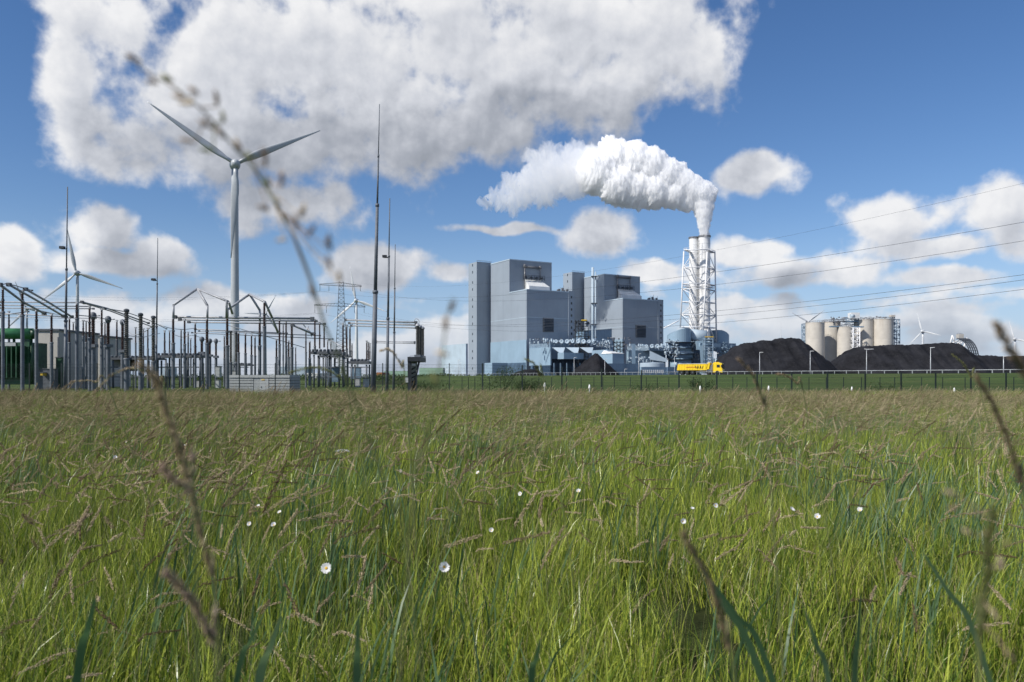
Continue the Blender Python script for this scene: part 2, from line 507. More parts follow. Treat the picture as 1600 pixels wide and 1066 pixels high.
# ------------------------------------------------------------------ ground, bank, road
GZ = 1.9          # level of the works site behind the grass bank
def rail_Y(px):
    return 1.0 / (0.00513 + (px - 1090) * 6.25e-6)
def grid_sheet(name, fn, xs, ys, m, kind='structure', label=None):
    mb = MB()
    for y in ys:
        for x in xs:
            mb.v.append(fn(x, y))
    nx = len(xs)
    for j in range(len(ys) - 1):
        for i in range(nx - 1):
            mb.face([j * nx + i, j * nx + i + 1, (j + 1) * nx + i + 1, (j + 1) * nx + i], True)
    o = mb.build(name, m, local=True)
    tag(o, label, None, None, kind)
    return o
def zmeadow(x, y):
    return 0.035 * noise.noise(Vector((x * 0.25, y * 0.25, 0)))
xs = [-14000, -3000, -600, -150] + [i * 2.0 for i in range(-30, 31)] + [150, 600, 3000, 14000]
ys = [-40] + [i * 1.5 for i in range(-4, 45)] + [80, 120, 300, 900, 3000, 15000]
grid_sheet('meadow_ground', lambda x, y: (x, y, zmeadow(x, y) if abs(x) < 61 and -7 < y < 68 else 0.0), xs, ys, 'field_soil', label='soil under the unmown meadow')
def bank_fn(u, k):
    """u: photograph column of the crest, k: 0 foot .. 1 crest .. 2 plateau behind"""
    Yc = rail_Y(u) - 6
    Xc = xat(u, Yc)
    Yf = 60 + max(0.0, (1100 - u)) * 0.018
    Xf = xat(u, Yf)
    if k <= 1:
        s = k ** 0.9
        z = GZ * (3 * s * s - 2 * s ** 3) * 1.0
        return (Xf + (Xc - Xf) * k, Yf + (Yc - Yf) * k, 0.01 + z - 0.02 * (1 - k) + 0.05 * noise.noise(Vector((Xc * .2, k * 8, 3))) * k * (1 - k) * 4)
    return (Xc * (1 + (k - 1) * 3), Yc + (k - 1) * 900, GZ + 0.01)
us = list(range(640, 1840, 20))
mb = MB()
ks = [0, .08, .16, .25, .35, .45, .55, .65, .75, .85, .93, 1.0, 2.0]
for k in ks:
    for u in us: mb.v.append(bank_fn(u, k))
for j in range(len(ks) - 1):
    for i in range(len(us) - 1):
        a = j * len(us) + i
        mb.face([a, a + 1, a + 1 + len(us), a + len(us)], True)
tag(mb.build('grass_bank', 'mown_grass', local=True), 'mown green grass bank rising behind the wire fence', None, None, 'structure')
# yard of the works on top of the bank
yard = MB().prism([(-60, 395), (xat(700, 372), 372), (xat(1090, 196), 196), (xat(1500, 131), 131), (xat(1800, 106), 106), (2500, 300), (2500, 2200), (-160, 2200)], GZ - 0.6, GZ + 0.03)
tag(yard.build('works_ground', 'road_asphalt', local=True), 'dark paved ground of the power station site', None, None, 'structure')
# far green land left of the works
tag(MB().prism([(-4000, 140), (-30, 140), (-60, 395), (-160, 2200), (-4000, 2200)], -0.4, 0.12).build('far_field', 'far_field', local=True), 'flat green farmland behind the switchyard', None, None, 'structure')
tag(MB().prism([(-75, 62), (-6, 62), (-9, 128), (-110, 128)], -0.3, 0.08).build('switchyard_ground', 'mown_grass', local=True), 'short grass and gravel under the switchyard', None, None, 'structure')

# ------------------------------------------------------------------ boiler houses
DL = Vector((-0.5, 0.8660254)); DR = Vector((0.8660254, 0.5))
def reach(C, d, px):
    k = (px - 800) / F
    return (k * C[1] - C[0]) / (d[0] - k * d[1])
def foot(pxL, pxC, pxR, Y, C=None):
    C = Vector((xat(pxC, Y), Y)) if C is None else C
    tl, tr = reach(C, DL, pxL), reach(C, DR, pxR)
    return C, C + DR * tr, C + DR * tr + DL * tl, C + DL * tl
def wallbox(mb, C, dr0, dr1, out, z0, z1, back=0.0):
    """box on a right-hand wall: from dr0 to dr1 along DR, standing `out` proud of it"""
    p = [C + DR * dr0 - DL * out, C + DR * dr1 - DL * out, C + DR * dr1 + DL * back, C + DR * dr0 + DL * back]
    return mb.prism(p, z0, z1)

def boiler_house(Y, pc, pl, pr, pu, pur, lab, louv, hood, dots):
    C, Rr, B, L = foot(pl, pc, pr, Y)
    zl = zat({800: 453}.get(Y, 467), Y)
    t = thing('boiler_house', (C.x, C.y, GZ), lab, 'power station', 'twin boiler houses')
    tl = (L - C).length; tr = (Rr - C).length
    # low front block stops where the tall block starts
    tu = reach(C, DL, pu)
    U = C + DL * tu
    turr = reach(U, DR, pur)
    zu = zat(406 if Y == 800 else 429, U.y)
    mb = MB().prism([C, Rr, Rr + DL * (tu - 0.02), U], GZ, zl)
    blk = mb.build('front_block', 'clad_grey', t)
    mb = MB().prism([U, U + DR * turr, L + DR * turr, L], GZ, zu)
    ub = mb.build('tall_block', 'clad_grey', t)
    # parapet flashing strips
    fl = MB()
    for (a, b_) in ((C, Rr), (L, C)):
        pass
    wallbox(fl, C, 0, tr, 0.35, zl - 0.2, zl + 0.9, 0.3)
    fl.prism([C + Vector((-.35, 0)), C + Vector((.3, 0.2)), U + Vector((.3, 0)), U + Vector((-.35, -0.2))], zl - .2, zl + .9)
    fl.build('parapet', 'clad_pale', blk)
    fl = MB(); wallbox(fl, U, 0, turr, 0.3, zu - 0.2, zu + 0.9, 0.3)
    fl.prism([U + Vector((-.35, 0)), U + Vector((.3, 0.2)), L + Vector((.3, 0)), L + Vector((-.35, -0.2))], zu - .2, zu + .9)
    fl.build('parapet', 'clad_pale', ub)
    # courses where cladding sheets lap, as proud strips
    for z in (zat(496 if Y == 800 else 511, Y),):
        s_ = MB(); wallbox(s_, C, 0, tr, 0.12, z, z + 0.5)
        s_.prism([C + Vector((-.12, -.05)), C + Vector((0, 0)), L + Vector((0, 0)), L + Vector((-.12, -.05))], z, z + 0.5)
        s_.build('cladding_joint', 'clad_pale', blk)
    # paler foot of the left wall
    zf = zat(531 if Y == 800 else 530, Y)
    mb = MB().prism([C + Vector((-0.4, -.2)), C + Vector((-0.02, 0.0)), L + Vector((-0.02, 0.1)), L + Vector((-0.4, -.2))], GZ, zf)
    mb.build('pale_wall_base', 'clad_blue', t)
    # louvre on the right wall
    l0, l1 = reach(C, DR, louv[0]), reach(C, DR, louv[1])
    yy = (C + DR * l0).y
    z1, z0 = zat(louv[2], yy), zat(louv[3], yy)
    lv = MB(); wallbox(lv, C, l0, l1, 0.25, z0, z1); lo = lv.build('louvre', 'dark_steel', t)
    n = 9
    for i in range(n):
        z = z0 + (z1 - z0) * (i + .5) / n
        sl_ = MB()
        a, b_ = C + DR * (l0 + .3) - DL * 0.27, C + DR * (l1 - .3) - DL * 0.27
        a2, b2 = C + DR * (l0 + .3) - DL * 1.0, C + DR * (l1 - .3) - DL * 1.0
        h = (z1 - z0) / n * .42
        sl_.hexa([(a2.x, a2.y, z - h), (b2.x, b2.y, z - h), (b_.x, b_.y, z + h * .6), (a.x, a.y, z + h * .6),
                  (a2.x, a2.y, z - h + .35), (b2.x, b2.y, z - h + .35), (b_.x, b_.y, z + h), (a.x, a.y, z + h)])
        sl_.build('slat', 'louvre_grey', lo)
    # white steam hood on the tall block's right wall, standing over the low roof
    h0, h1 = reach(U, DR, hood[0]), reach(U, DR, hood[1])
    yy = (U + DR * h0).y
    zt, zb = zat(hood[2], yy), zl + 0.2
    zm = zat(hood[3], yy)
    def P(a, o, z):
        q = U + DR * a - DL * o
        return (q.x, q.y, z)
    wd = h1 - h0
    mb = MB().hexa([P(h0, 9, zm - 3.5), P(h1, 9, zm - 3.5), P(h1, 0.1, zm - 3.5), P(h0, 0.1, zm - 3.5),
                    P(h0, 9, zm), P(h1, 9, zm), P(h1 - wd * .22, 0.1, zt), P(h0 + wd * .0, 0.1, zt)])
    hd = mb.build('steam_hood', 'white_hood', t)
    mb = MB().hexa([P(h0, 8.6, zb), P(h0 + wd * .38, 8.6, zb), P(h0 + wd * .38, .1, zb), P(h0, .1, zb),
                    P(h0, 8.6, zm - 3.5), P(h0 + wd * .38, 8.6, zm - 3.5), P(h0 + wd * .38, .1, zm - 3.5), P(h0, .1, zm - 3.5)])
    mb.build('duct', 'clad_pale', hd)
    # header pipes above the hood
    p0, p1 = reach(U, DR, hood[4]), reach(U, DR, hood[5])
    zz1, zz0 = zat(hood[6], yy), zt + 1
    pf = MB()
    pf.tube(P(p0, 2, zz1 - 1.5), P(p1 - 1, 2, zz1 - 1.5), 1.1, n=8)
    for a in (p0 + 1, p0 + 1.8, p1 - 2):
        pf.tube(P(a, 2, zt - 10 if a == p0 + 1 else zz0), P(a, 2, zz1 - 1), 0.55, n=6)
    pf.lathe([(0.2, -1.6), (1.5, -1), (1.7, 0), (1.5, 1), (0.2, 1.6)], P(p0 + 1.2, 2.2, zz1 - .4), 10)
    pf.lathe([(0.2, -1.6), (1.5, -1), (1.7, 0), (1.5, 1), (0.2, 1.6)], P(p1 - 2, 2.2, zz1 - .9), 10)
    pf.build('pipe_header', 'pipe_steel', t)
    pf = MB()
    for q in (0, 1.5, 3.4):
        pf.tube(P(p0 - 1, 3.2, zz0 + q), P(p1 + 3, 3.2, zz0 + q), 0.22, n=5)
    for i in range(9):
        a = p0 - 1 + (p1 - p0 + 4) * i / 8
        pf.tube(P(a, 3.2, zt - .5), P(a, 3.2, zz0 + 3.4), 0.25, n=5)
        if i % 2: pf.box(P(a, 2.6, zz0 + 1.0), (2.2, 1.6, 2.2), 0.5)
    pf.build('maintenance_platform', 'dark_steel', t)
    # stair strip at the right end of the front block
    s0 = reach(C, DR, pr - 9 * 800 / Y)
    mb = MB(); wallbox(mb, C, s0, tr + .02, 0.5, GZ, zl + 1.6, 0.4)
    st = mb.build('stair_strip', 'clad_grey', t)
    for i in range(12):
        z = GZ + 12 + i * (zl - GZ - 18) / 11
        c0 = tr - 4.4
        q = MB(); wallbox(q, C, c0, c0 + 1.5, 0.75, z, z + 2.4); q.build('window', 'window_glass', st)
    # roof clutter
    rc = MB()
    for i in range(5):
        a = tr * (.72 + .05 * i); q = C + DR * a + DL * (6 + 2 * (i % 2))
        rc.box((q.x, q.y, zl + 1.6 + (i % 3) * .5), (2.0, 2.0, 3 + (i % 3)), .5)
        rc.tube((q.x + 1, q.y, zl), (q.x + 1, q.y, zl + 4 + i % 3 * 2), .15, n=4)
    rc.build('roof_plant', 'pipe_steel', t)
    # stair tower
    (tlp, tcp, trp, tY, ttop) = dots
    a, b_, c_, d_ = foot(tlp, tcp, trp, tY)
    zt2 = zat(ttop, tY)
    mb = MB().prism([a, b_, c_, d_], GZ, zt2)
    tw = mb.build('stair_tower', 'clad_grey', t)
    mb = MB()
    for i in range(14):
        q = a + (b_ - a) * (i / 13)
        mb.tube((q.x, q.y, zt2), (q.x, q.y, zt2 + 1.6), .12, n=4)
    mb.tube((a.x, a.y, zt2 + 1.5), (b_.x, b_.y, zt2 + 1.5), .12, n=4)
    mb.build('railing', 'pipe_steel', tw)
    e = (d_ - a); el_ = e.length; e = e / el_
    for i in range(13):
        z = GZ + 8 + i * (zt2 - GZ - 12) / 12 + (i % 2) * 1.8
        p = a + e * (el_ * .5)
        nrm = Vector((-DR.x, -DR.y))
        q = MB().prism([p + nrm * .15 - e * .8, p - e * .8, p + e * .8, p + nrm * .15 + e * .8], z, z + 2.6)
        q.build('window', 'window_glass', tw)
    return t, C, U, L

bh1 = boiler_house(800, 823, 767, 897, 796, 862, 'large grey-blue boiler house on the left of the twin blocks, next to open sky',
                   (848, 865, 496.5, 518.5), (820, 852, 437, 448, 817, 845, 415), (732, 745, 767.5, 862, 409))
bh2 = boiler_house(890, 973, 913, 1036, 944, 1000, 'grey-blue boiler house nearer the white twin chimneys, thin pipes up its left wall',
                   (993, 1009, 507.5, 527), (964, 995, 452, 462, 962, 985, 431), (880, 894, 913.5, 951, 425))
# service door opening at foot of house 1
C, U, L = bh1[1], bh1[2], bh1[3]
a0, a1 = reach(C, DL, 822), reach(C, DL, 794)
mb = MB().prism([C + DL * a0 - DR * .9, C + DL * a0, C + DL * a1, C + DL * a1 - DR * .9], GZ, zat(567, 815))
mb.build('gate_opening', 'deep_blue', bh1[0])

def cbox(name, pl, pc, pr, ytop, Y, m, parent, ybot=None, maxlen=None):
    a, b_, c_, d_ = foot(pl, pc, pr, Y)
    if maxlen and (d_ - a).length > maxlen:
        d_ = a + DL * maxlen; c_ = b_ + DL * maxlen
    mb = MB().prism([a, b_, c_, d_], GZ if ybot is None else zat(ybot, Y), zat(ytop, Y))
    return mb.build(name, m, parent)

# thin tall vent pipes between the houses
t = thing('vent_pipe', at(927, 583, 800), 'tall thin steel vent pipe pair standing between the two boiler houses', 'chimney')
for (px, top, r, nm) in ((926, 418, 1.25, 'flue'), (930.5, 425, 0.7, 'flue')):
    p = at(px, 583, 800); mb = MB()
    mb.tube((p.x, p.y, GZ), (p.x, p.y, zat(top, 800)), r, n=10)
    mb.build(nm, 'clad_pale', t)
for py in (432, 474, 507):
    p = at(928.5, py, 799)
    MB().box(p, (6.5, 3, .6)).build('bracket', 'dark_steel', t)

# low process buildings at the foot of the boiler houses
def clutter(mb, px0, px1, py0, py1, Y, n, seed, smin=.6, smax=2.6, depth=6):
    mb.stuff = True
    r = random.Random(seed)
    for i in range(n):
        p = at(r.uniform(px0, px1), r.uniform(py0, py1), Y + r.uniform(0, depth))
        k = r.random()
        if k < .4: mb.box(p, (r.uniform(smin, smax), r.uniform(smin, smax), r.uniform(smin, smax)), .52)
        elif k < .75: mb.tube(p, (p.x, p.y, p.z - r.uniform(1, 4)), r.uniform(.1, .3), n=5)
        else:
            q = p + Vector((r.uniform(-5, 5), 0, 0)); mb.tube(p, q, r.uniform(.15, .45), n=5)
    return mb

def fan_row(parent, px0, px1, py, Y, n):
    for i in range(n):
        px = px0 + (px1 - px0) * (i + .5) / n
        p = at(px, py, Y)
        r = 1.7 + .4 * ((i * 7) % 3) / 2
        ax = Vector((-.35, -1, 0)).normalized()
        mb = MB().lathe([(r * .6, -1.3), (r * .6, 0), (r, .1), (r, 1.2), (r * .5, 1.2), (r * .35, .5)], p, 12, axis=ax)
        mb.build('fan_housing', 'clad_pale', parent)

t = thing('precipitator_hall', at(860, 583, 760), 'long pale blue filter hall with hopper roofs in front of the left boiler house', 'industrial hall')
cbox('end_wall_block', 827, 860, 862, 542.5, 758, 'clad_blue', t, 571)
cbox('roof_deck', 827, 860, 950, 536, 760, 'duct_blue', t, 543)
cbox('side_wall', 858, 861, 955, 543, 760, 'duct_blue', t, 561)
cbox('low_duct', 871.5, 881, 912, 551, 735, 'clad_blue', t, 561)
for i, (a, b_, c_) in enumerate(((863, 876, 883), (884.5, 899, 905), (906, 921, 927))):
    # sloping hopper faces
    Yh = 745
    p = [at(a, 543.0, Yh), at(c_, 543.0, Yh), at(b_ + 4, 551.5, Yh - 4), at(b_ - 2, 551.5, Yh - 4)]
    q = [v + Vector((0, 10, 0)) for v in p]
    MB().hexa([p[3], p[2], q[2], q[3], p[0], p[1], q[1], q[0]]).build('hopper', 'clad_pale', t)
cbox('pier', 829, 832, 834, 571, 757, 'deep_blue', t)
cbox('pier', 842, 846, 860, 572, 750, 'clad_blue', t)
cbox('undercroft_wall', 845, 861, 960, 560, 775, 'deep_blue', t)
for i in range(9):
    p = at(866 + i * 10, 583, 752); MB().box((p.x, p.y, GZ + 6), (1.0, 1.0, 14), .5).build('column', 'duct_blue', t)
fan_row(t, 865, 925, 533.5, 757, 7)
MB_ = clutter(MB(), 828, 955, 530, 537, 757, 90, 3); MB_.build('roof_equipment', 'clad_pale', t)
MB_ = clutter(MB(), 828, 1000, 527, 540, 768, 60, 13, .5, 2); MB_.build('roof_pipework', 'pipe_steel', t)
mb = MB()
for i in range(16):
    p = at(828 + i * 2.0, 543, 756); mb.tube((p.x, p.y, zat(543, 756)), (p.x, p.y, zat(537, 756)), .2, n=4)
mb.build('railing', 'clad_pale', t)

t = thing('conveyor_house', at(940, 583, 770), 'sloping dark grey bunker with scaffold tower between the boiler houses', 'industrial hall')
a, b_, c_, d_ = foot(900, 912, 956, 800)
MB().prism([a, b_, c_, d_], [GZ] * 4, [zat(517, 800), zat(512, 800), zat(512, 800), zat(517, 800)]).build('bunker', 'duct_blue', t)
sc = MB()
for px in (899, 904, 909, 914, 919):
    for Y_ in (770, 778):
        p = at(px, 583, Y_); sc.tube((p.x, p.y, GZ), (p.x, p.y, zat(500 if px < 912 else 512, Y_)), .35, n=4)
for py in range(502, 580, 8):
    sc.tube(at(899, py, 770), at(919, py, 770), .3, n=4)
    sc.tube(at(899, py, 770), at(909, py + 8, 770), .2, n=4)
    sc.box(at(909, py, 774), (12, 6, .3))
sc.build('scaffold_tower', 'black_paint', t)
sc = MB().box(at(912.5, 500.5, 770), (5, 3, 1)); sc.build('gantry_beam', 'yellow_beam', t)
clutter(MB(), 896, 922, 505, 540, 772, 40, 5).build('pipework', 'dark_steel', t)
clutter(MB(), 921, 956, 535, 545, 775, 40, 6).build('pipework', 'clad_pale', t)

t = thing('transfer_building', at(960, 583, 700), 'pale blue gabled building with a bright white sloping roof beside the coal cone', 'industrial hall')
a, b_, c_, d_ = foot(940, 957, 975, 700)
MB().prism([a, b_, c_, d_], GZ, [zat(552, 700)] * 4).build('wall_block', 'clad_blue', t)
zr = zat(546.5, 700); e = zat(552.5, 700)
MB().hexa([(a.x - .4, a.y - .4, e), (b_.x + .4, b_.y, e), (c_.x, c_.y, e), (d_.x - .4, d_.y, e),
           (a.x + DR.x * 0 - .4, a.y - .4, e + .3), (b_.x + .3, b_.y, e + .3), (c_.x - 5, c_.y, zr), (d_.x + 2, d_.y, zr)]).build('roof', 'white_hood', t)
cbox('annex', 925, 949, 958, 546.5, 715, 'clad_blue', t)
MB().box(at(990, 560, 716), (3, 2, 26)).build('lift_shaft', 'duct_blue', t)
sc = MB()
for px in (959, 964, 969, 975):
    sc.tube(at(px, 583, 780), at(px, 533, 780), .4, n=4)
for py in (535, 541, 547, 553):
    sc.tube(at(958, py, 780), at(976, py, 780), .35, n=4)
    sc.tube(at(959, py, 780), at(969, py + 6, 780), .25, n=4); sc.tube(at(975, py, 780), at(964, py + 6, 780), .25, n=4)
sc.build('pipe_rack', 'black_paint', t)

t = thing('second_filter_hall', at(1010, 583, 800), 'pale blue filter hall with fans on its roof under the right boiler house', 'industrial hall')
cbox('wall_block', 979, 982, 1040, 547, 790, 'clad_blue', t)
cbox('roof_deck', 979, 1013, 1043, 543, 792, 'duct_blue', t, 548)
a = at(1018, 549, 780); b_ = at(1040, 552, 770)
MB().hexa([at(1015, 562, 770), at(1042, 566, 770), at(1042, 566, 780), at(1015, 562, 780), at(1015, 548, 770), at(1042, 561, 770), at(1042, 561, 780), at(1015, 548, 780)]).build('sloping_duct', 'clad_pale', t)
fan_row(t, 1006, 1040, 541, 788, 4)
clutter(MB(), 980, 1042, 538, 546, 785, 70, 8).build('roof_equipment', 'clad_pale', t)
clutter(MB(), 981, 1035, 558, 566, 770, 80, 9, .5, 1.8).build('pipework', 'clad_pale', t)
mb = MB()
for i in range(20):
    mb.tube(at(980 + i * 1.75, 548, 785), at(980 + i * 1.75, 541, 785), .18, n=4)
mb.tube(at(980, 541, 785), at(1013, 541, 785), .25, n=4); mb.tube(at(980, 544, 785), at(1013, 544, 785), .25, n=4)
mb.build('railing', 'clad_pale', t)

# round tank, low boxes in front
t = thing('storage_tank', at(1019, 583, 560), 'round pale steel tank with a flat lid left of the yellow truck', 'storage tank')
p = at(1019, 583, 580); r = 19 / F * 575
MB().lathe([(r, 0), (r, zat(573, 560) - GZ), (r * 1.02, zat(573, 560) - GZ), (r * 1.02, zat(567, 560) - GZ), (r * .95, zat(566.4, 560) - GZ), (0.1, zat(565.5, 560) - GZ)], (p.x, p.y, GZ), 40, cap=False).build('shell', 'clad_pale', t)
t = thing('pump_house', at(1020, 583, 500), 'low flat pale blue shed right in front of the round tank', 'shed')
cbox('wall_block', 1000, 1002, 1042, 573.5, 500, 'clad_blue', t, maxlen=8)
t2 = MB()
for i in range(12): t2.box(at(1003 + i * 3, 580.5, 499), (.35, .3, 2.0))
t2.build('pilaster', 'white_paint', t)
tag(cbox('grey_shed', 1042, 1043, 1062, 573.5, 520, 'duct_blue', None, maxlen=10), 'dark blue low shed directly behind the yellow trailer', 'shed')
tag(cbox('blue_shed', 946, 950, 997, 568, 560, 'duct_blue', None, maxlen=10), 'long slate blue wall right of the coal cone', 'shed')
tag(cbox('low_outbuilding', 757, 769, 793, 567, 790, 'clad_blue', None), 'low pale blue outbuilding at the foot of the left boiler house', 'shed')
tag(cbox('distant_shed', 690, 728, 731, 537, 1250, 'clad_pale', None), 'distant light blue hall just left of the boiler house tower', 'industrial hall')  # paler cladding than the near sheds: distance haze is put into its colour
tag(cbox('flat_store', 1165, 1168, 1260, 536, 900, 'duct_blue', None), 'long blue hall roof showing behind the left coal heap', 'industrial hall')

# ------------------------------------------------------------------ scrubbers and ducts under the chimneys
t = thing('scrubber', at(1061, 583, 800), 'large round blue scrubber vessel with domed top left of the chimneys', 'scrubber')
def ring(px, Y, py0, py1, rpx, m, nm, par, n=28, top=None):      # flat facets: plated vessels
    p = at(px, 583, Y + rpx / F * Y); rr = rpx / F * Y
    prof = [(rr, zat(py0, Y)), (rr, zat(py1, Y))]
    if top: prof += [(rr * q, zat(yy_, Y)) for q, yy_ in top]
    return MB().lathe(prof, (p.x, p.y, 0), n, smooth=not top).build(nm, m, par)
ring(1062, 800, 583, 560, 18, 'clad_blue', 'vessel', t)
ring(1062, 800, 560, 552, 20.5, 'duct_blue', 'vessel_collar', t)
ring(1061, 800, 552, 549, 23, 'clad_pale', 'ring_duct', t)
ring(1062, 800, 549, 543, 19, 'clad_blue', 'vessel_collar', t)
ring(1061, 800, 543, 540.5, 22, 'duct_blue', 'ring_duct', t)
ring(1062, 800, 540.5, 535, 18, 'deep_blue', 'vessel_collar', t)
def sloped_vessel(px, Y, rpx, py0, prof, m, par, n=32):
    """upright vessel whose roof follows prof: (photograph column, row) pairs"""
    p = at(px, 583, Y + rpx / F * Y); rr = rpx / F * Y; mb = MB()
    xs_ = [q[0] for q in prof]; zs_ = [q[1] for q in prof]
    for ring_ in range(2):
        for k in range(n):
            a = 2 * PI * k / n; x = p.x + rr * math.cos(a); y = p.y + rr * math.sin(a)
            mb.v.append((x, y, zat(py0, Y) if ring_ == 0 else zat(float(np.interp(px + rpx * math.cos(a), xs_, zs_)), Y)))
    for k in range(n): mb.face([k, (k + 1) % n, n + (k + 1) % n, n + k])
    zc_ = zat(float(np.interp(px, xs_, zs_)), Y); mb.v.append((p.x, p.y, zc_))
    for k in range(n): mb.face([n + k, n + (k + 1) % n, 2 * n])
    return mb.build('dome', m, par)
sloped_vessel(1061, 800, 18.5, 535, [(1042, 523.5), (1050, 519), (1060, 514.5), (1068, 512.5), (1081, 513)], 'clad_blue', t)
clutter(MB(), 1038, 1062, 530, 556, 798, 90, 21).build('pipework', 'clad_pale', t)
clutter(MB(), 1040, 1084, 535, 580, 803, 70, 22).build('pipework', 'deep_blue', t)
for py in (535.5, 545, 554, 562): 
    p = at(1062, py, 800 + 18 / F * 800); rr = 22.5 / F * 800
    MB().lathe([(rr, -.2), (rr, .2)], p, 28).build('gallery', 'dark_steel', t)
t = thing('scrubber_right', at(1128, 583, 840), 'blue curved-roof scrubber vessel behind the stair tower right of the chimneys', 'scrubber')
t.name = 'scrubber'
ring(1127, 840, 583, 560, 14, 'clad_blue', 'vessel', t)
sloped_vessel(1124, 840, 15, 548, [(1108, 516), (1118, 515.5), (1125, 516), (1132, 519), (1139, 524)], 'clad_blue', t)
cbox('gallery', 1118, 1120, 1150, 536, 830, 'duct_blue', t, 547)
cbox('base_block', 1120, 1122, 1148, 548, 850, 'duct_blue', t)
clutter(MB(), 1118, 1145, 534, 552, 826, 50, 25).build('pipework', 'duct_blue', t)
t = thing('flue_duct', at(1090, 530, 800), 'pale horizontal duct feeding the foot of the white chimneys', 'duct')
MB().tube(at(1073, 523, 818), at(1104, 526, 812), 6.2, n=24).build('duct', 'clad_pale', t)
MB().box(at(1094, 540, 806), (9, 9, 9)).build('elbow', 'clad_blue', t)
cbox('support_wall', 1079, 1084, 1096, 534, 825, 'deep_blue', t)
MB().hexa([at(1095, 570, 800), at(1101, 570, 800), at(1101, 570, 806), at(1095, 570, 806), at(1093, 540, 800), at(1101, 540, 800), at(1101, 540, 806), at(1093, 540, 806)]).build('support_leg', 'clad_blue', t)
MB().box(at(1098, 577, 803), (5, 5, 9)).build('support_leg', 'clad_blue', t)
clutter(MB(), 1080, 1096, 530, 575, 806, 60, 28).build('pipework', 'pipe_steel', t)
t = thing('stair_tower', at(1108, 583, 790), 'dark blue open lattice stair tower with a yellow beam at its head', 'stair tower')
def lattice_tower(parent, px0, px1, py0, py1, Y, depth, bays, r, m, braces='brace', diag=True):
    x0, x1 = xat(px0, Y), xat(px1, Y)
    cs = [(x0, Y), (x1, Y), (x1, Y + depth), (x0, Y + depth)]
    zb, zt_ = zat(py0, Y), zat(py1, Y)
    for (x, y) in cs:
        MB().tube((x, y, zb), (x, y, zt_), r, n=5).build('column', m, parent)
    mb = MB()
    for i in range(bays + 1):
        z = zb + (zt_ - zb) * i / bays
        for k in range(4):
            p, q = cs[k], cs[(k + 1) % 4]
            mb.tube((p[0], p[1], z), (q[0], q[1], z), r * .6, n=4)
            if i < bays and diag:
                z2 = zb + (zt_ - zb) * (i + 1) / bays
                if (i + k) % 2: mb.tube((p[0], p[1], z), (q[0], q[1], z2), r * .5, n=4)
                else: mb.tube((q[0], q[1], z), (p[0], p[1], z2), r * .5, n=4)
    return mb.build(braces, m, parent)
lattice_tower(t, 1101.5, 1114, 583, 527, 790, 7, 14, .45, 'duct_blue')
mb = MB()
for i in range(14):
    z = GZ + i * (zat(527, 790) - GZ) / 14
    mb.box((xat(1108, 790), 793.5, z), (7.4, 6.4, .35))
mb.build('landing', 'deep_blue', t)
MB().box(at(1108, 526.5, 790), (8.5, 1, .8)).build('gantry_beam', 'yellow_beam', t)
MB().box(at(1103.5, 555, 792), (2.2, 3, 36)).build('lift_shaft', 'clad_blue', t)
cbox('service_deck', 1092, 1094, 1126, 536, 800, 'clad_blue', t, 542, maxlen=12)

# ------------------------------------------------------------------ twin chimneys in their lattice
YS = 830.0
t = thing('twin_chimney', at(1092, 540, YS), 'white twin chimneys held in a white lattice frame, steaming at the top', 'chimney')
for (px, top, rp, dy) in ((1084, 371, 7.2, 8), (1100.5, 369, 9.0, 2)):
    p = at(px, top, YS + dy); rr = rp / F * YS
    fl = MB().lathe([(rr, zat(527, YS)), (rr, p.z)], (p.x, p.y, 0), 28, cap=False)
    fl.lathe([(rr * .93, p.z), (rr * .93, p.z - 8)], (p.x, p.y, 0), 28, cap=False)
    fo = fl.build('flue', 'flue_white', t)
    rm = MB().lathe([(rr * .92, -1.3), (rr * 1.13, -1.3), (rr * 1.13, .2), (rr * .92, .2), (rr * .92, -1.3)], (p.x, p.y, p.z), 28, cap=False)
    rm.build('rim', 'pipe_steel', fo)
    mb = MB()
    for i in range(1, 14):
        z = p.z - i * 8
        mb.lathe([(rr * 1.0, z - .3), (rr * 1.03, z - .3), (rr * 1.03, z + .3), (rr * 1.0, z + .3)], (p.x, p.y, 0), 28, cap=False)
    mb.build('stiffener', 'flue_white', fo)
corn = []
for (pt, pb, Yd) in ((1068.5, 1063, -10), (1105, 1097.5, -13), (1117, 1119.5, 8), (1082, 1083, 14)):
    corn.append((at(pt, 393, YS + Yd), at(pb, 512 if pb < 1090 else 535, YS + Yd)))
levels = [393, 420, 445, 453, 473, 493, 512]
def cpt(k, py):
    a, b_ = corn[k]; zt_, zb = a.z, b_.z
    z = zat(py, YS); f = (z - zt_) / (zb - zt_); return a.lerp(b_, f)
for k in range(4):
    a, b_ = corn[k]
    MB().tube(b_, a, .85, .7, n=8).build('lattice_leg', 'lattice_white', t)
lg = a
for k in range(4):
    k2 = (k + 1) % 4
    for i in range(len(levels) - 1):
        MB().tube(cpt(k, levels[i]), cpt(k2, levels[i]), .5, n=6).build('girder', 'lattice_white', t)
        if levels[i + 1] - levels[i] > 12:
            if (i + k) % 2: MB().tube(cpt(k, levels[i]), cpt(k2, levels[i + 1]), .36, n=6).build('diagonal_brace', 'lattice_white', t)
            else: MB().tube(cpt(k2, levels[i]), cpt(k, levels[i + 1]), .36, n=6).build('diagonal_brace', 'lattice_white', t)
    MB().tube(cpt(k, 512), cpt(k2, 512), .6, n=6).build('girder', 'lattice_white', t)
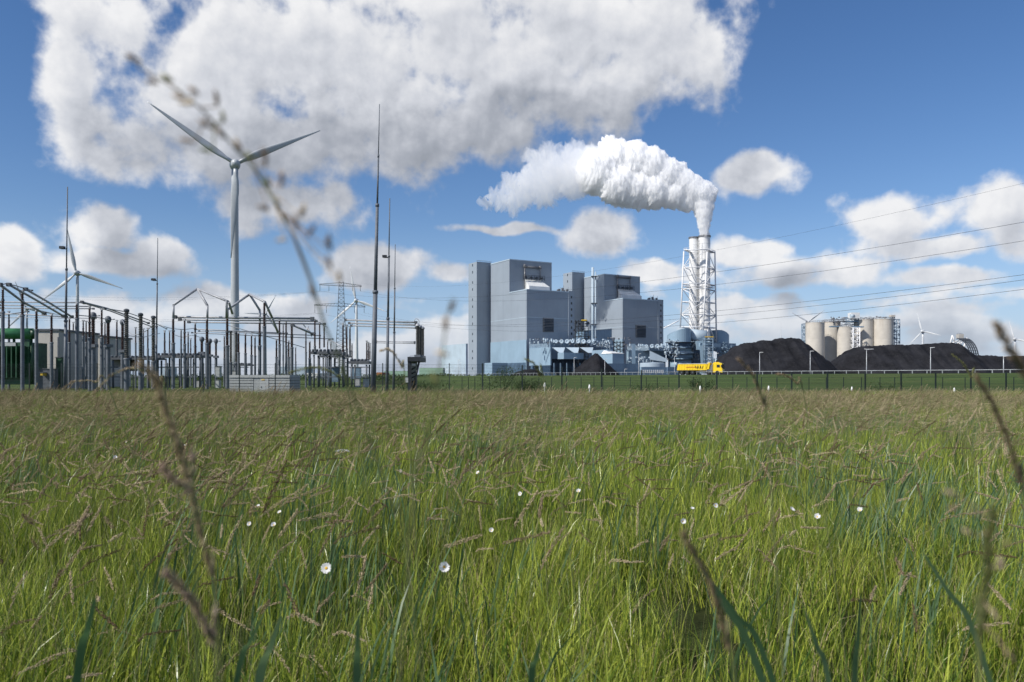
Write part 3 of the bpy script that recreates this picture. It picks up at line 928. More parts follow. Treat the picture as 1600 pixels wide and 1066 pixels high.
for py in (393, 449):
    pts = [cpt(k, py) for k in range(4)]
    mb = MB()
    for k in range(4):
        a, b_ = pts[k], pts[(k + 1) % 4]; c0 = (pts[0] + pts[1] + pts[2] + pts[3]) / 4
        i0, i1 = a.lerp(c0, .22), b_.lerp(c0, .22)
        mb.prism([(a.x, a.y), (b_.x, b_.y), (i1.x, i1.y), (i0.x, i0.y)], a.z - .25, a.z + .1)
    mb.build('platform', 'lattice_white', t)
    mb = MB()
    for k in range(4):
        for j in range(8):
            q = pts[k].lerp(pts[(k + 1) % 4], j / 8); mb.tube(q, q + Vector((0, 0, 2.0)), .12, n=4)
        mb.tube(pts[k] + Vector((0, 0, 2)), pts[(k + 1) % 4] + Vector((0, 0, 2)), .14, n=4)
    mb.build('railing', 'lattice_white', t)
apex = cpt(1, 510).lerp(cpt(2, 510), .45)
for k, f in ((1, .15), (2, .9)):
    q = cpt(1, 532).lerp(cpt(2, 532), f); MB().tube(apex, q, .6, n=6).build('diagonal_brace', 'lattice_white', t)
MB().tube(at(1037, 513, 815), at(1061, 501, 815), .7, n=6).build('inclined_strut', 'lattice_white', t)
mb = MB()    # ladder beside the flues
for k in (0, 1): mb.tube(at(1091.5 + k * 1.2, 527, YS - 5), at(1092.3 + k * 1.2, 375, YS - 5), .12, n=4)
for i in range(60): mb.tube(at(1091.5, 525 - i * 2.5, YS - 5), at(1093.5, 525 - i * 2.5, YS - 5), .1, n=4)
mb.build('ladder', 'pipe_steel', t)

# ------------------------------------------------------------------ steam plume (closed bodies filled with scattering steam)
def plume(name, puffs, voxel, amp, dens, label, seed):
    import bmesh
    bm = bmesh.new()
    for (px, py, rp, dy) in puffs:
        c = at(px, py, YS + dy)
        bmesh.ops.create_icosphere(bm, subdivisions=3, radius=rp / F * YS, matrix=Matrix.Translation(c))
    me = bpy.data.meshes.new(name); bm.to_mesh(me); bm.free()
    o = bpy.data.objects.new(name, me); COL.objects.link(o)
    md = o.modifiers.new('r', 'REMESH'); md.mode = 'VOXEL'; md.voxel_size = voxel; md.use_smooth_shade = True
    dg = bpy.context.evaluated_depsgraph_get()
    m2 = bpy.data.meshes.new_from_object(o.evaluated_get(dg))
    o.modifiers.clear(); o.data = m2
    n = len(m2.vertices)
    co = np.empty(n * 3); m2.vertices.foreach_get('co', co); co = co.reshape(-1, 3)
    no = np.empty(n * 3); m2.vertices.foreach_get('normal', no); no = no.reshape(-1, 3)
    x0, x1 = at(760, 0, YS).x, at(1105, 0, YS).x
    for i in range(n):
        p = Vector(co[i])
        age = min(1.0, max(0.0, (x1 - p.x) / (x1 - x0)))
        s = 0.17 - 0.10 * age ** .6
        q = p * s + Vector((seed, 0, 0))
        b1 = abs(noise.noise(q)) * 2
        b2 = abs(noise.noise(q * 2.3 + Vector((9, 2, 1)))) * 2
        b3 = abs(noise.noise(q * 5.1)) * 2
        d = (b1 - .45) * 1.0 + (b2 - .4) * .45 + (b3 - .4) * .2
        co[i] += no[i] * d * amp * (0.45 + 1.5 * age)
    m2.vertices.foreach_set('co', co.ravel())
    m2.polygons.foreach_set('use_smooth', [True] * len(m2.polygons))
    m2.update()
    m = bpy.data.materials.new(name); m.use_nodes = True; t_ = m.node_tree; t_.nodes.clear()
    pv = t_.nodes.new('ShaderNodeVolumeScatter'); pv.inputs['Color'].default_value = (1, 1, 1, 1)
    pv.inputs['Density'].default_value = dens; pv.inputs['Anisotropy'].default_value = 0.0
    oo = t_.nodes.new('ShaderNodeOutputMaterial'); t_.links.new(pv.outputs[0], oo.inputs['Volume'])
    m2.materials.clear(); m2.materials.append(m)
    tag(o, label, 'steam plume', None, 'stuff')
    return o
core = [(1100.5, 367, 7.5, 0), (1100, 360, 8.5, 0), (1100, 352, 10, 0), (1100, 343, 12, 0), (1099, 333, 14, 0), (1098, 322, 17, 2),
        (1106, 306, 14, 0), (1094, 303, 22, 4), (1112, 299, 9, 0), (1080, 296, 24, 6), (1072, 316, 16, 4), (1064, 288, 26, 8), (1050, 305, 22, 4),
        (1040, 276, 30, 10), (1020, 300, 28, 6), (1014, 262, 33, 12), (990, 296, 30, 8), (990, 254, 34, 14), (963, 290, 32, 8),
        (962, 248, 30, 16), (935, 270, 36, 14), (955, 232, 18, 16), (1060, 268, 16, 10), (1000, 312, 16, 6)]
plume('steam_plume', core, 1.0, 3.6, 0.45, 'dense white billowing steam leaving the right chimney and drifting left', 0)
old = [(920, 262, 36, 18), (895, 280, 34, 20), (895, 252, 28, 22), (868, 275, 34, 24), (850, 298, 26, 24), (845, 262, 26, 28), (830, 285, 28, 28),
       (815, 305, 24, 30), (828, 243, 15, 30), (800, 290, 22, 32), (785, 312, 18, 34), (800, 325, 14, 32), (770, 305, 12, 36), (860, 240, 17, 28), (762, 322, 9, 36), (900, 232, 14, 20)]
plume('steam_tail', old, 1.6, 4.2, 0.055, 'thinning grey-white tail of the steam cloud over the left boiler house', 40)

# ------------------------------------------------------------------ coal heaps
def heap(name, ridge, Yc, slope, label, rough=.9, cols=150, rows=70, depth=60, seed=0, foot_py=583):
    r = [(xat(px, Yc), zat(py, Yc)) for px, py in ridge]
    xsr = np.array([q[0] for q in r]); zsr = np.array([q[1] for q in r])
    mb = MB()
    X = np.linspace(xsr[0], xsr[-1], cols); Yv = np.linspace(-depth, depth, rows)
    tn = math.tan(R(slope))
    for dy in Yv:
        for x in X:
            zr = float(np.interp(x, xsr, zsr))
            k = noise.noise(Vector((x * .05 + seed, 0, 0)))
            flat = (6 + 3 * k) if depth > 25 else 1.5
            z = zr - max(0, abs(dy) - flat) * tn
            gul = noise.noise(Vector((x * .35 + seed, dy * .03, 1))) * .95 + noise.noise(Vector((x * .9, dy * .08, 5 + seed))) * .4
            h = z - GZ
            if h > 0: z += (gul * min(1, h / 5) + .35 * noise.noise(Vector((x * .6, dy * .6, seed)))) * rough
            mb.v.append((x, Yc + dy, max(z, GZ - .3)))
    for j in range(rows - 1):
        for i in range(cols - 1):
            a = j * cols + i
            mb.face([a, a + 1, a + 1 + cols, a + cols], True)
    o = mb.build(name, 'coal')
    tag(o, label, 'coal heap')
    return o
heap('coal_heap', [(1108, 588), (1118, 574), (1128, 560), (1148, 543), (1165, 537), (1190, 534), (1212, 531.5), (1230, 529), (1237, 528), (1243, 530), (1260, 544), (1280, 561), (1300, 578), (1310, 588)],
     330, 32, 'big black coal heap with a peaked crest in front of the silos', seed=1, depth=50)
heap('coal_heap', [(1280, 588), (1300, 571), (1318, 555), (1333, 545), (1350, 542), (1370, 541), (1392, 540), (1401, 541), (1430, 539.5), (1455, 537.5), (1470, 536.5), (1478, 538), (1486, 537), (1492, 541), (1503, 550), (1513, 557), (1530, 556), (1560, 557.5), (1620, 557), (1760, 557), (1790, 588)],
     350, 32, 'long flat-topped black coal heap stretching to the right edge', seed=8, cols=260, depth=50)
heap('coal_cone', [(888, 588), (897, 579), (912, 566), (930, 552), (934, 553), (950, 569), (962, 580), (970, 588)], 520, 37,
     'small conical black coal pile in front of the blue halls', seed=4, cols=60, depth=24, rough=.5)
heap('coal_pile', [(795, 588), (806, 582), (820, 577.5), (832, 577), (842, 580), (852, 588)], 480, 30,
     'low dark coal spill at the foot of the left boiler house', seed=6, cols=40, depth=15, rough=.3)

# ------------------------------------------------------------------ silos
SY = 560
sl_lab = {0: 'leftmost pale concrete silo with rust streaks under its rim', 1: 'shaded concrete silo second from the left, half hidden by its neighbour',
          2: 'shorter concrete silo standing in front in the middle of the row', 3: 'wide concrete silo left of the gap under the roof cabins', 4: 'rightmost wide concrete silo beside the blue stair frame'}
silos = [(1273.5, 504.5, 14.0, 0), (1299, 503, 13.5, 14), (1320, 511, 11.3, -4), (1350, 500, 14.5, 4), (1380, 499, 15, 0)]
for i, (px, top, rp, dy) in enumerate(silos):
    Y = SY + dy; rr = rp / F * Y
    p = at(px, top, Y)
    t = thing('silo', (p.x, p.y, GZ), sl_lab[i], 'silo', 'concrete silos behind the coal')
    H = p.z - GZ
    MB().lathe([(rr, 0), (rr, H - .4), (rr * 1.02, H - .4), (rr * 1.02, H), (.1, H + .3)], (p.x, p.y, GZ), 40, cap=False).build('shell', 'silo_concrete', t)
    mb = MB()
    for k in range(26):
        a = 2 * PI * k / 26
        q = Vector((p.x + math.cos(a) * rr * .98, p.y + math.sin(a) * rr * .98, p.z))
        mb.tube(q, q + Vector((0, 0, 1.3)), .07, n=4)
    for z in (.7, 1.3):
        pts = [(p.x + math.cos(2 * PI * k / 26) * rr * .98, p.y + math.sin(2 * PI * k / 26) * rr * .98, p.z + z) for k in range(27)]
        mb.path(pts, .06, 4)
    mb.build('railing', 'pipe_steel', t)
t = thing('silo_headhouse', at(1330, 500, SY), 'small grey cabin and blue steelwork on top of the silos', 'plant cabin')
MB().box(at(1334, 493.5, SY), (6, 6, 4.0)).build('cabin', 'white_hood', t)
MB().tube(at(1329, 494, SY - 2), at(1334, 494, SY - 2), 1.5, n=10).build('filter_drum', 'clad_pale', t)
lattice_tower(t, 1322, 1341, 511, 497, SY, 7, 3, .25, 'duct_blue')
MB().box(at(1331, 503, SY + 3), (9, 6, .6)).build('deck', 'duct_blue', t)
MB().box(at(1338, 511, SY - 5), (9, 4, .8)).build('deck', 'duct_blue', t)
MB().box(at(1307, 510.5, SY - 4), (9, 4, .8)).build('deck', 'duct_blue', t)
mb = MB(); mb.tube(at(1288, 500, SY), at(1322, 499, SY), .25, n=5); mb.tube(at(1288, 503, SY), at(1322, 502, SY), .4, n=5)
mb.build('conveyor', 'pipe_steel', t)
clutter(MB(), 1290, 1395, 495, 500, SY + 2, 60, 33, .3, 1.0).build('roof_equipment', 'pipe_steel', t)
t = thing('silo_stair_frame', at(1400, 583, SY), 'blue lattice stair frame against the right end of the silo row', 'stair tower')
lattice_tower(t, 1396, 1406, 583, 499, SY + 4, 5, 14, .28, 'duct_blue')
lattice_tower(t, 1394, 1398, 583, 495, SY + 1, 3, 16, .25, 'duct_blue')
MB().box(at(1394, 494, SY + 1), (3, 3, 1.4)).build('lift_cabin', 'beige_render', t)
t = thing('silo_stair_frame', at(1257, 583, SY), 'narrow blue lattice stair frame left of the leftmost silo', 'stair tower')
lattice_tower(t, 1255, 1260, 583, 506, SY + 4, 3, 14, .28, 'duct_blue')
t = thing('silo_bracing_tower', at(1338, 583, SY), 'white lattice tower in the gap between the short and wide silos', 'stair tower')
lattice_tower(t, 1333, 1343.5, 583, 512, SY - 12, 4, 13, .33, 'lattice_white')

# stacker-reclaimer behind the long heap
t = thing('stacker_reclaimer', at(1505, 560, 420), 'steel bucket-wheel reclaimer with curved ribs behind the flat coal heap', 'reclaimer')
Yr = 420
base = [(1484, 536), (1490, 524), (1496, 530), (1500, 527), (1510, 529), (1518, 540), (1527, 556)]
MB().box(at(1500, 525.5, Yr), (2.6, 2.6, 2.2)).build('cabin', 'beige_render', t)
mb = MB()
for px in (1495.5, 1500.5, 1503.5): mb.tube(at(px, 523, Yr), at(px, 520.5, Yr), .06, n=4)
mb.tube(at(1495, 521, Yr), at(1504, 521, Yr), .06, n=4); mb.build('railing', 'pipe_steel', t)
for (a, b_, m_) in (((1484, 540), (1488, 524)), ((1488, 524), (1492, 536)), ((1490, 545), (1504, 527)), ((1504, 527), (1492, 560)), ((1494, 560), (1511, 528)), ((1484, 538), (1500, 531))) and [((1484, 540), (1488, 524), 0), ((1488, 524), (1492, 536), 0), ((1490, 545), (1504, 527), 0), ((1494, 552), (1506, 528), 0), ((1500, 560), (1511, 528), 0), ((1484, 538), (1500, 531), 0), ((1495, 530), (1520, 560), 1), ((1500, 531), (1497, 560), 0)]:
    MB().tube(at(a[0], a[1], Yr), at(b_[0], b_[1], Yr), .35, n=6).build('strut', 'lattice_white' if not m_ else 'duct_blue', t)
for k in range(5):
    off = k * -3.2
    pts = []
    for q in range(10):
        f = q / 9; pts.append(at(1508 + off + 21 * math.sin(f * 1.45), 529 + 31 * (1 - math.cos(f * 1.5)), Yr - k * 1.5))
    MB().path(pts, .32, 5).build('rib', 'galv_dark', t)
mb = MB()
for q in range(1, 9):
    f = q / 9; mb.tube(at(1508 + 21 * math.sin(f * 1.45), 529 + 31 * (1 - math.cos(f * 1.5)), Yr), at(1495 + 21 * math.sin(f * 1.45), 529 + 31 * (1 - math.cos(f * 1.5)), Yr - 6), .15, n=4)
mb.build('cross_bar', 'galv_dark', t)

# ------------------------------------------------------------------ wind turbines
def blade_mb(Rm, root):
    mb = MB(); st = 14; n = 10
    for i in range(st + 1):
        f = i / st; z = root + (Rm - root) * f
        if f < .06: c, th = .042 * Rm, .042 * Rm
        else:
            c = .8 * Rm * (.050 + .050 * math.sin(min(1, (f - .06) / .16) * PI / 2)) if f < .22 else .8 * Rm * (.100 * (1 - (f - .22) / .78) ** 1.0 + .010)
            th = max(.18, Rm * .038 * (1 - f) ** 1.2)
        tw = R(26) * (1 - f) ** 2.2
        pc = -.18 * c if f > .06 else 0
        for k in range(n):
            a = 2 * PI * k / n
            x = math.cos(a) * c / 2 + pc * .6; y = math.sin(a) * th / 2 * (1 if math.cos(a) < 0.2 else .6)
            mb.v.append((x * math.cos(tw) - y * math.sin(tw), x * math.sin(tw) + y * math.cos(tw), z))
    for i in range(st):
        for k in range(n):
            k2 = (k + 1) % n
            mb.face([i * n + k, i * n + k2, (i + 1) * n + k2, (i + 1) * n + k], True)
    mb.face(list(reversed(range(n)))); mb.face([st * n + k for k in range(n)])
    return mb
def turbine(px, py, Y, Rpx, phi, yaw, label, m='turbine_white', ztop=None, toww=(2.4, 5.6), nac=1.0, zb=0.0):
    hub = at(px, py, Y); Rm = Rpx / F * Y
    t = thing('wind_turbine', (hub.x, hub.y, zb), label, 'wind turbine', 'wind turbines')
    H = hub.z - zb
    rt, rb = toww[0] / 2, toww[1] / 2
    mb = MB(); prof = []
    for i in range(9):
        f = i / 8; prof.append((rb + (rt - rb) * (f ** .75), f * (H - 1.5)))
    mb.lathe(prof, (0, 0, 0), 24); mb.build('tower', m, t, local=True)
    q = Quaternion((0, 0, 1), R(yaw))
    # egg shaped nacelle, axis along local -Y (towards the rotor)
    ax = q @ Vector((0, -1, 0)); s = Rm * .052 * nac
    c = Vector((0, 0, H)) - ax * s * .2
    MB().lathe([(.05 * s, -2.6 * s), (.55 * s, -2.2 * s), (.9 * s, -1.4 * s), (1.12 * s, -.3 * s), (1.15 * s, .5 * s), (1.0 * s, 1.0 * s)], c, 18, axis=ax).build('nacelle', m, t, local=True)
    hc = Vector((0, 0, H)) + ax * s * 1.1
    hb = MB().lathe([(1.0 * s, -.35 * s), (1.02 * s, .1 * s), (.85 * s, .7 * s), (.5 * s, 1.1 * s), (.1 * s, 1.25 * s)], hc, 18, axis=ax).build('hub', m, t, local=True)
    bm_ = blade_mb(Rm, s * .7).mesh('blade', m)
    for k in range(3):
        a = R(phi + 120 * k)
        o = bpy.data.objects.new('blade', bm_); COL.objects.link(o); o.parent = t
        # blade z axis -> (cos a, 0, sin a) in the rotor plane
        zax = q @ Vector((math.cos(a), 0, math.sin(a))); yax = -ax; xax = yax.cross(zax)
        o.matrix_local = Matrix((xax, yax, zax)).transposed().to_4x4()
        o.location = hc
    return t
turbine(367, 258, 370, 147, 27.5, 24, 'tall grey wind turbine rising behind the switchyard with two blades spread upward', 'turbine_grey', toww=(3.0, 4.4), nac=.95)
turbine(121, 427, 800, 72, 101, 8, 'white wind turbine at far left behind the lightning mast, one blade pointing up', 'turbine_grey', toww=(2.6, 4.6), nac=1.0)
turbine(557, 470, 1070, 54, 100, -8, 'white wind turbine standing directly behind the lattice pylon', 'turbine_white', toww=(2.8, 6.5))
turbine(42, 483, 1200, 46, 110, 25, 'faint wind turbine at the far left low over the slanting busbars', 'turbine_grey', toww=(2.6, 6))
turbine(415, 490, 1700, 34, 62, 30, 'tiny pale wind turbine between the big tower and the pylon', 'turbine_white', toww=(3, 6))
turbine(1262, 503, 1500, 33, 34, 10, 'wind turbine with a V of two blades showing over the leftmost silo', 'turbine_white', toww=(3, 6), nac=1.2)
turbine(1218, 531, 1500, 30, 92, 72, 'wind turbine peeking over the peaked coal heap, seen edge-on', 'turbine_white', toww=(3, 6), nac=1.2)
turbine(1442, 518, 1500, 30, 105, -52, 'white wind turbine above the flat coal heap right of the silos', 'turbine_white', toww=(3.4, 6), nac=1.5)
turbine(1586, 530, 1700, 30, 105, -52, 'small white wind turbine close to the right edge over the low coal', 'turbine_white', toww=(3.4, 6), nac=1.4)

# ------------------------------------------------------------------ pylon and lines
t = thing('transmission_pylon', at(533, 592, 500), 'grey lattice transmission pylon with two wide crossarms behind the switchyard', 'pylon')
def pyl(px, py, dy=0): return at(px, py, 500 + dy)
for (xb, xt, dy) in ((523, 530, -3), (543, 536.5, -3), (543, 536.5, 3), (523, 530, 3)):
    MB().tube(pyl(xb, 592, dy), pyl(xt, 440, dy), .22, .16, n=4).build('leg', 'galv_dark', t)
for j in range(24):
    f0, f1 = j / 24, (j + 1) / 24
    def e(f, side, dy): 
        xb, xt = (523, 530) if side < 0 else (543, 536.5)
        return pyl(xb + (xt - xb) * f, 592 + (440 - 592) * f, dy)
    mb = MB()
    for dy in (-3, 3):
        mb.tube(e(f0, -1, dy), e(f1, 1, dy), .1, n=4); mb.tube(e(f0, 1, dy), e(f1, -1, dy), .1, n=4); mb.tube(e(f0, -1, dy), e(f0, 1, dy), .1, n=4)
    mb.build('cross_brace', 'galv_dark', t)
ins = []
for (py, xl, xr) in ((445, 499, 565), (477, 491, 571)):
    mb = MB()
    for dy in (-2.5, 2.5):
        mb.tube(pyl(xl, py - 1, 0), pyl(533, py - 3.5, dy), .14, n=4); mb.tube(pyl(xr, py + 2, 0), pyl(533, py - 3.5, dy), .14, n=4)
        mb.tube(pyl(xl, py, 0), pyl(533, py + 2, dy), .16, n=4); mb.tube(pyl(xr, py + 3, 0), pyl(533, py + 2, dy), .16, n=4)
    for k in range(1, 9):
        for s_, xe in ((-1, xl), (1, xr)):
            f = k / 9; x = 533 + (xe - 533) * f; x2 = 533 + (xe - 533) * min(1, f + .11)
            mb.tube(pyl(x, py - 3.5 + 3 * f, 0), pyl(x2, py + 2 - f, 0), .08, n=4)
    mb.build('crossarm', 'galv_dark', t)
    for x in ((xl + 1, xr - 2, (xl + 533) / 2 - 2, (xr + 533) / 2 + 2)):
        L_ = 12 if py > 450 else 10
        MB().tube(pyl(x, py + 1), pyl(x, py + L_), .14, n=5).build('insulator', 'silicone_grey', t)
        ins.append(pyl(x, py + L_))
def cable(name, a, b_, sag, r, label):
    pts = []
    for i in range(41):
        f = i / 40; p = a.lerp(b_, f); p.z -= 4 * sag * f * (1 - f); pts.append(p)
    return tag(MB().path(pts, r, 4).build(name, 'wire_grey'), label, 'power line', 'overhead lines to the pylon')
ends = [(1640, 277, 'thin upper earth wire high at the right edge'), (1640, 340, 'upper conductor crossing above the chimneys to the right edge'), (1640, 370, 'second conductor from the top at the right edge'),
        (1640, 424, 'third conductor crossing above the silos'), (1640, 432, 'fourth conductor just under the third above the silos'), (1640, 447, 'lowest conductor sagging over the silos')]
lens_ = [(ins[1] + Vector((0, 0, 5)), 9), (ins[0], 9), (ins[1], 9), (ins[4], 9), (ins[5], 9), (ins[7], 10)]
for (px, py, lb), (a, sg) in zip(ends, lens_):
    cable('overhead_cable', a, at(px, py, 150 + 0.0), sg, .036 if 'earth' not in lb else .02, lb)
for k, (a, py) in enumerate(((ins[0], 470), (ins[2], 478), (ins[4], 505), (ins[6], 512))):
    cable('overhead_cable', a, at(-150, py - 30, 620), 8, .04, ['upper conductor running left from the pylon', 'second conductor running left from the pylon', 'third conductor running left from the pylon', 'lowest conductor running left from the pylon'][k])

# ------------------------------------------------------------------ lightning masts
def mast(pb, pt, top, Y, wb, lab, joints, lamp=None, m='galvanised'):
    b_ = at(pb, 605, Y); b_.z = 0; tp = at(pt, top, Y)
    t = thing('lightning_mast', b_, lab, 'mast', 'lightning masts of the switchyard')
    w0 = wb / F * Y / 2
    fs = [0] + joints + [1]; rs = [1.0, .68, .36, .18, .12]
    d = (tp - b_)
    for i in range(len(fs) - 1):
        MB().tube(b_ + d * fs[i], b_ + d * fs[i + 1], w0 * rs[i], w0 * (rs[i] * .82), n=10).build('mast_section', m, t)
        if i: MB().tube(b_ + d * (fs[i] - .004), b_ + d * (fs[i] + .006), w0 * rs[i - 1] * 1.05, n=10).build('collar', m, t)
    if lamp:
        p = b_ + d * ((605 - lamp) / (605 - top))
        mb = MB().box(p + Vector((-.35, 0, .1)), (.35, .3, .2)); mb.tube(p, p + Vector((-.4, 0, 0)), .04, n=5)
        mb.build('floodlight', 'black_paint', t)
    return t
mast(583, 593, 163, 62, 8.5, 'tallest thin grey lightning mast, right of the lattice pylon', [.35, .65, .82])
mast(604.5, 609, 310, 66, 5.2, 'middle lightning mast of the right three with a small floodlight halfway up', [.38, .7], 400)
mast(615, 617.5, 382, 72, 4.0, 'thinnest lightning mast of the right three, furthest right', [.4, .7])
mast(101.5, 105.5, 292, 62, 5.5, 'lightning mast at the left crossing the far left wind turbine', [.35, .6], 386)
mast(243.5, 246.5, 372, 75, 3.6, 'short lightning mast with a small floodlight left of the tube frames', [.42, .7], 437)

# ------------------------------------------------------------------ switchyard equipment
def shed_profile(z0, z1, r, pitch=.11):
    n = max(4, int((z1 - z0) / pitch)); prof = [(r * .7, z0)]
    for i in range(n):
        a = z0 + (z1 - z0) * i / n; h = (z1 - z0) / n
        prof += [(r * .66, a + h * .1), (r, a + h * .35), (r * .66, a + h * .6)]
    prof.append((r * .7, z1)); return prof
LM = [(-5, 'the left edge'), (30, 'the green transformer'), (75, 'the beige building'), (105, 'the left lightning mast'), (150, 'the ball-topped pair'), (246, 'the short lightning mast'),
      (308, 'the left tube frame peak'), (367, 'the tall turbine tower'), (458, 'the hut end'), (533, 'the lattice pylon'), (583, 'the tallest mast'), (652, 'the cable sealing end')]
ORD = ['first', 'second', 'third', 'fourth', 'fifth', 'sixth', 'seventh', 'eighth', 'ninth', 'tenth']
POSTS = []
def post(px, top, split, w, kind, Y=None, bottom=None):
    POSTS.append((px, top, split, w, kind, Y, bottom))
# main posts: column, top row, row where insulator meets steel, width of steel
for a in [(4.5, 450, 487, 5.0, 57), (14, 488, 514, 3.4, 80), (35, 456, 492, 5.5, 60), (57, 485, 515, 5.2, 70), (80.5, 492, 535, 5, 74), (108.5, 498, 535, 3.8, 82), (114.5, 505, 540, 3, 92),
          (120, 474, 497, 5, 64), (140, 480, 527, 4.6, 68), (159, 484, 527, 4.2, 71), (270.6, 497, 536, 5.4, 79), (288.5, 500, 538, 4.2, 84), (305, 506, 541, 4, 90), (323.5, 498, 536, 5.6, 80),
          (355, 496, 540, 6, 80), (405.8, 503, 540, 5.4, 84), (436.7, 500, 538, 4, 86), (447, 503, 540, 3.8, 89), (456, 506, 543, 5.2, 90), (413, 472, 510, 5, 78)]:
    post(a[0], a[1], a[2], a[3], 'main', a[4])
for a in [(130, 502, 525, 3.2), (134.6, 503, 535, 3), (164, 505, 540, 3), (212, 513, 536, 2.6), (224, 515, 540, 2.6), (231, 514, 545, 3), (265, 518, 548, 2.8), (283, 516, 545, 3), (294, 520, 552, 3),
          (298, 530, 560, 2.6), (350.5, 526, 560, 3), (372.7, 520, 551, 4), (383.5, 522, 552, 4), (393, 524, 555, 3.6), (398.5, 527, 556, 3.6), (432, 531, 558, 3.8), (442.5, 508, 528, 2.4),
          (451, 533, 558, 3.8), (462, 543, 565, 2.4), (478, 518, 550, 3), (484, 534, 560, 4.2), (512, 533, 560, 2.6), (517, 536, 560, 2.6), (550, 538, 560, 2.8)]:
    post(a[0], a[1], a[2], a[3], 'rear', 75 * 75 / (590 - a[1]) + 14)
for a in [(257.3, 518, 548, 3.2, 555), (492, 500, 541, 3.4, 548), (499.5, 505, 545, 3, 548), (506.5, 510, 543, 3.2, 548), (536, 507, 550, 3.6, 556), (541.8, 509, 545, 3.4, 556), (546.8, 512, 548, 3.4, 558),
          (573, 534, 562, 2.8, 563), (575.5, 536, 562, 2.6, 563), (578, 538, 562, 2.6, 563), (182.6, 502, 530, 3.2, 557), (305.5, 522, 553, 3, 553)]:
    post(a[0], a[1], a[2], a[3], 'deck', 88, a[4])
for a in [(145.5, 489, 541, 7, 70), (169, 495, 541, 6.6, 75), (191.5, 500, 549, 5.6, 84), (315.4, 527, 552, 5.4, 98), (327.7, 530, 556, 5, 100), (337.5, 530, 558, 4.2, 96)]:
    post(a[0], a[1], a[2], a[3], 'ct', a[4])
for a in [(197.7, 488, 560, 7.5, 68), (219.8, 494, 565, 7, 74), (239.6, 498, 565, 6.6, 80), (360.5, 520, 566, 4.5, 98), (369, 522, 566, 4.5, 100)]:
    post(a[0], a[1], a[2], a[3], 'grey', a[4])
kinds = {'main': ('insulator_post', 'brown insulator on thick steel column', 'insulator post'),
         'rear': ('insulator_post', 'slim rear post with brown insulator', 'insulator post'),
         'deck': ('deck_insulator', 'brown ribbed insulator standing on a switchgear deck', 'insulator'),
         'ct': ('current_transformer', 'ball-topped brown instrument transformer', 'transformer'),
         'grey': ('surge_arrester', 'thick dark grey ribbed bushing', 'bushing')}
bylm = {}
for i, p in enumerate(POSTS):
    l = min(LM, key=lambda q: abs(q[0] - p[0]))
    side = 'left' if p[0] < l[0] else 'right'
    bylm.setdefault((p[4], l[1], side), []).append((abs(p[0] - l[0]), i))
lab = {}
for (kd, l, side), lst in bylm.items():
    lst.sort()
    for n_, (_, i) in enumerate(lst):
        o_ = (ORD[n_] + ' one ') if len(lst) > 1 else ''
        lab[i] = f"{kinds[kd][1]}, {o_}{side} of {l}"
post_top = {}
for i, (px, top, split, w_, kd, Y, bot) in enumerate(POSTS):
    nm, _, cat = kinds[kd]
    zt_, zs = zat(top, Y), zat(split, Y)
    zb = 0.0 if bot is None else zat(bot, Y)
    x = xat(px, Y); rs = w_ / F * Y / 2
    t = thing(nm, (x, Y, zb), lab[i], cat, {'main': 'insulator posts carrying the tube busbars', 'rear': 'slim insulator posts at the back', 'deck': 'insulators on the switchgear decks', 'ct': 'ball-topped instrument transformers', 'grey': 'grey ribbed bushings'}[kd])
    c = (x, Y, 0)
    if kd != 'deck' or zs - zb > .4:
        sc_ = MB().lathe([(rs * 1.6, zb), (rs * 1.6, zb + .06), (rs, zb + .08), (rs, zs - .1), (rs * 1.25, zs - .1), (rs * 1.25, zs)], c, 12)
        sc_.build('steel_column', 'galvanised' if kd != 'deck' else 'galv_dark', t)
    if kd == 'grey':
        MB().lathe(shed_profile(zs, zt_, rs * 1.05, .16), c, 12).build('insulator', 'silicone_grey', t)
        MB().lathe([(rs * .9, zt_), (rs * 1.1, zt_ + .05), (rs * 1.1, zt_ + .22), (rs * .5, zt_ + .3)], c, 12).build('cap', 'galv_dark', t)
    elif kd == 'ct':
        MB().lathe(shed_profile(zs, zt_ - .55, rs * 1.0, .13), c, 12).build('insulator', 'porcelain_brown', t)
        r2 = rs * 1.3
        MB().lathe([(r2 * .5, zt_ - .6), (r2 * .95, zt_ - .45), (r2 * 1.1, zt_ - .25), (r2 * .95, zt_ - .05), (r2 * .5, zt_ + .05), (.02, zt_ + .08)], c, 14, cap=False).build('head', 'galvanised', t)
        MB().box((x, Y, zs + .02), (rs * 3.2, rs * 3.2, .28)).build('terminal_box', 'galvanised', t)
        MB().tube((x + r2, Y, zt_ - .25), (x + r2 + .35, Y, zt_ - .25), .06, n=6).build('terminal', 'aluminium', t)
    else:
        k_ = 1.02 if kd != 'deck' else 1.1
        zm = zs + (zt_ - zs) * .48
        MB().lathe(shed_profile(zs, zm - .05, rs * k_, .12), c, 10).build('insulator', 'porcelain_brown', t)
        MB().lathe([(rs * .6, zm - .06), (rs * .95, zm - .06), (rs * .95, zm + .06), (rs * .6, zm + .06)], c, 10).build('flange', 'galv_dark', t)
        MB().lathe(shed_profile(zm + .05, zt_ - .12, rs * k_ * .86, .12), c, 10).build('insulator', 'porcelain_brown', t)
        MB().lathe([(rs * .5, zt_ - .13), (rs * .7, zt_ - .1), (rs * .7, zt_), (rs * .3, zt_ + .08)], c, 8).build('cap', 'aluminium', t)
        MB().box((x, Y, zt_ + .06), (.22, .14, .12)).build('clamp', 'aluminium', t)

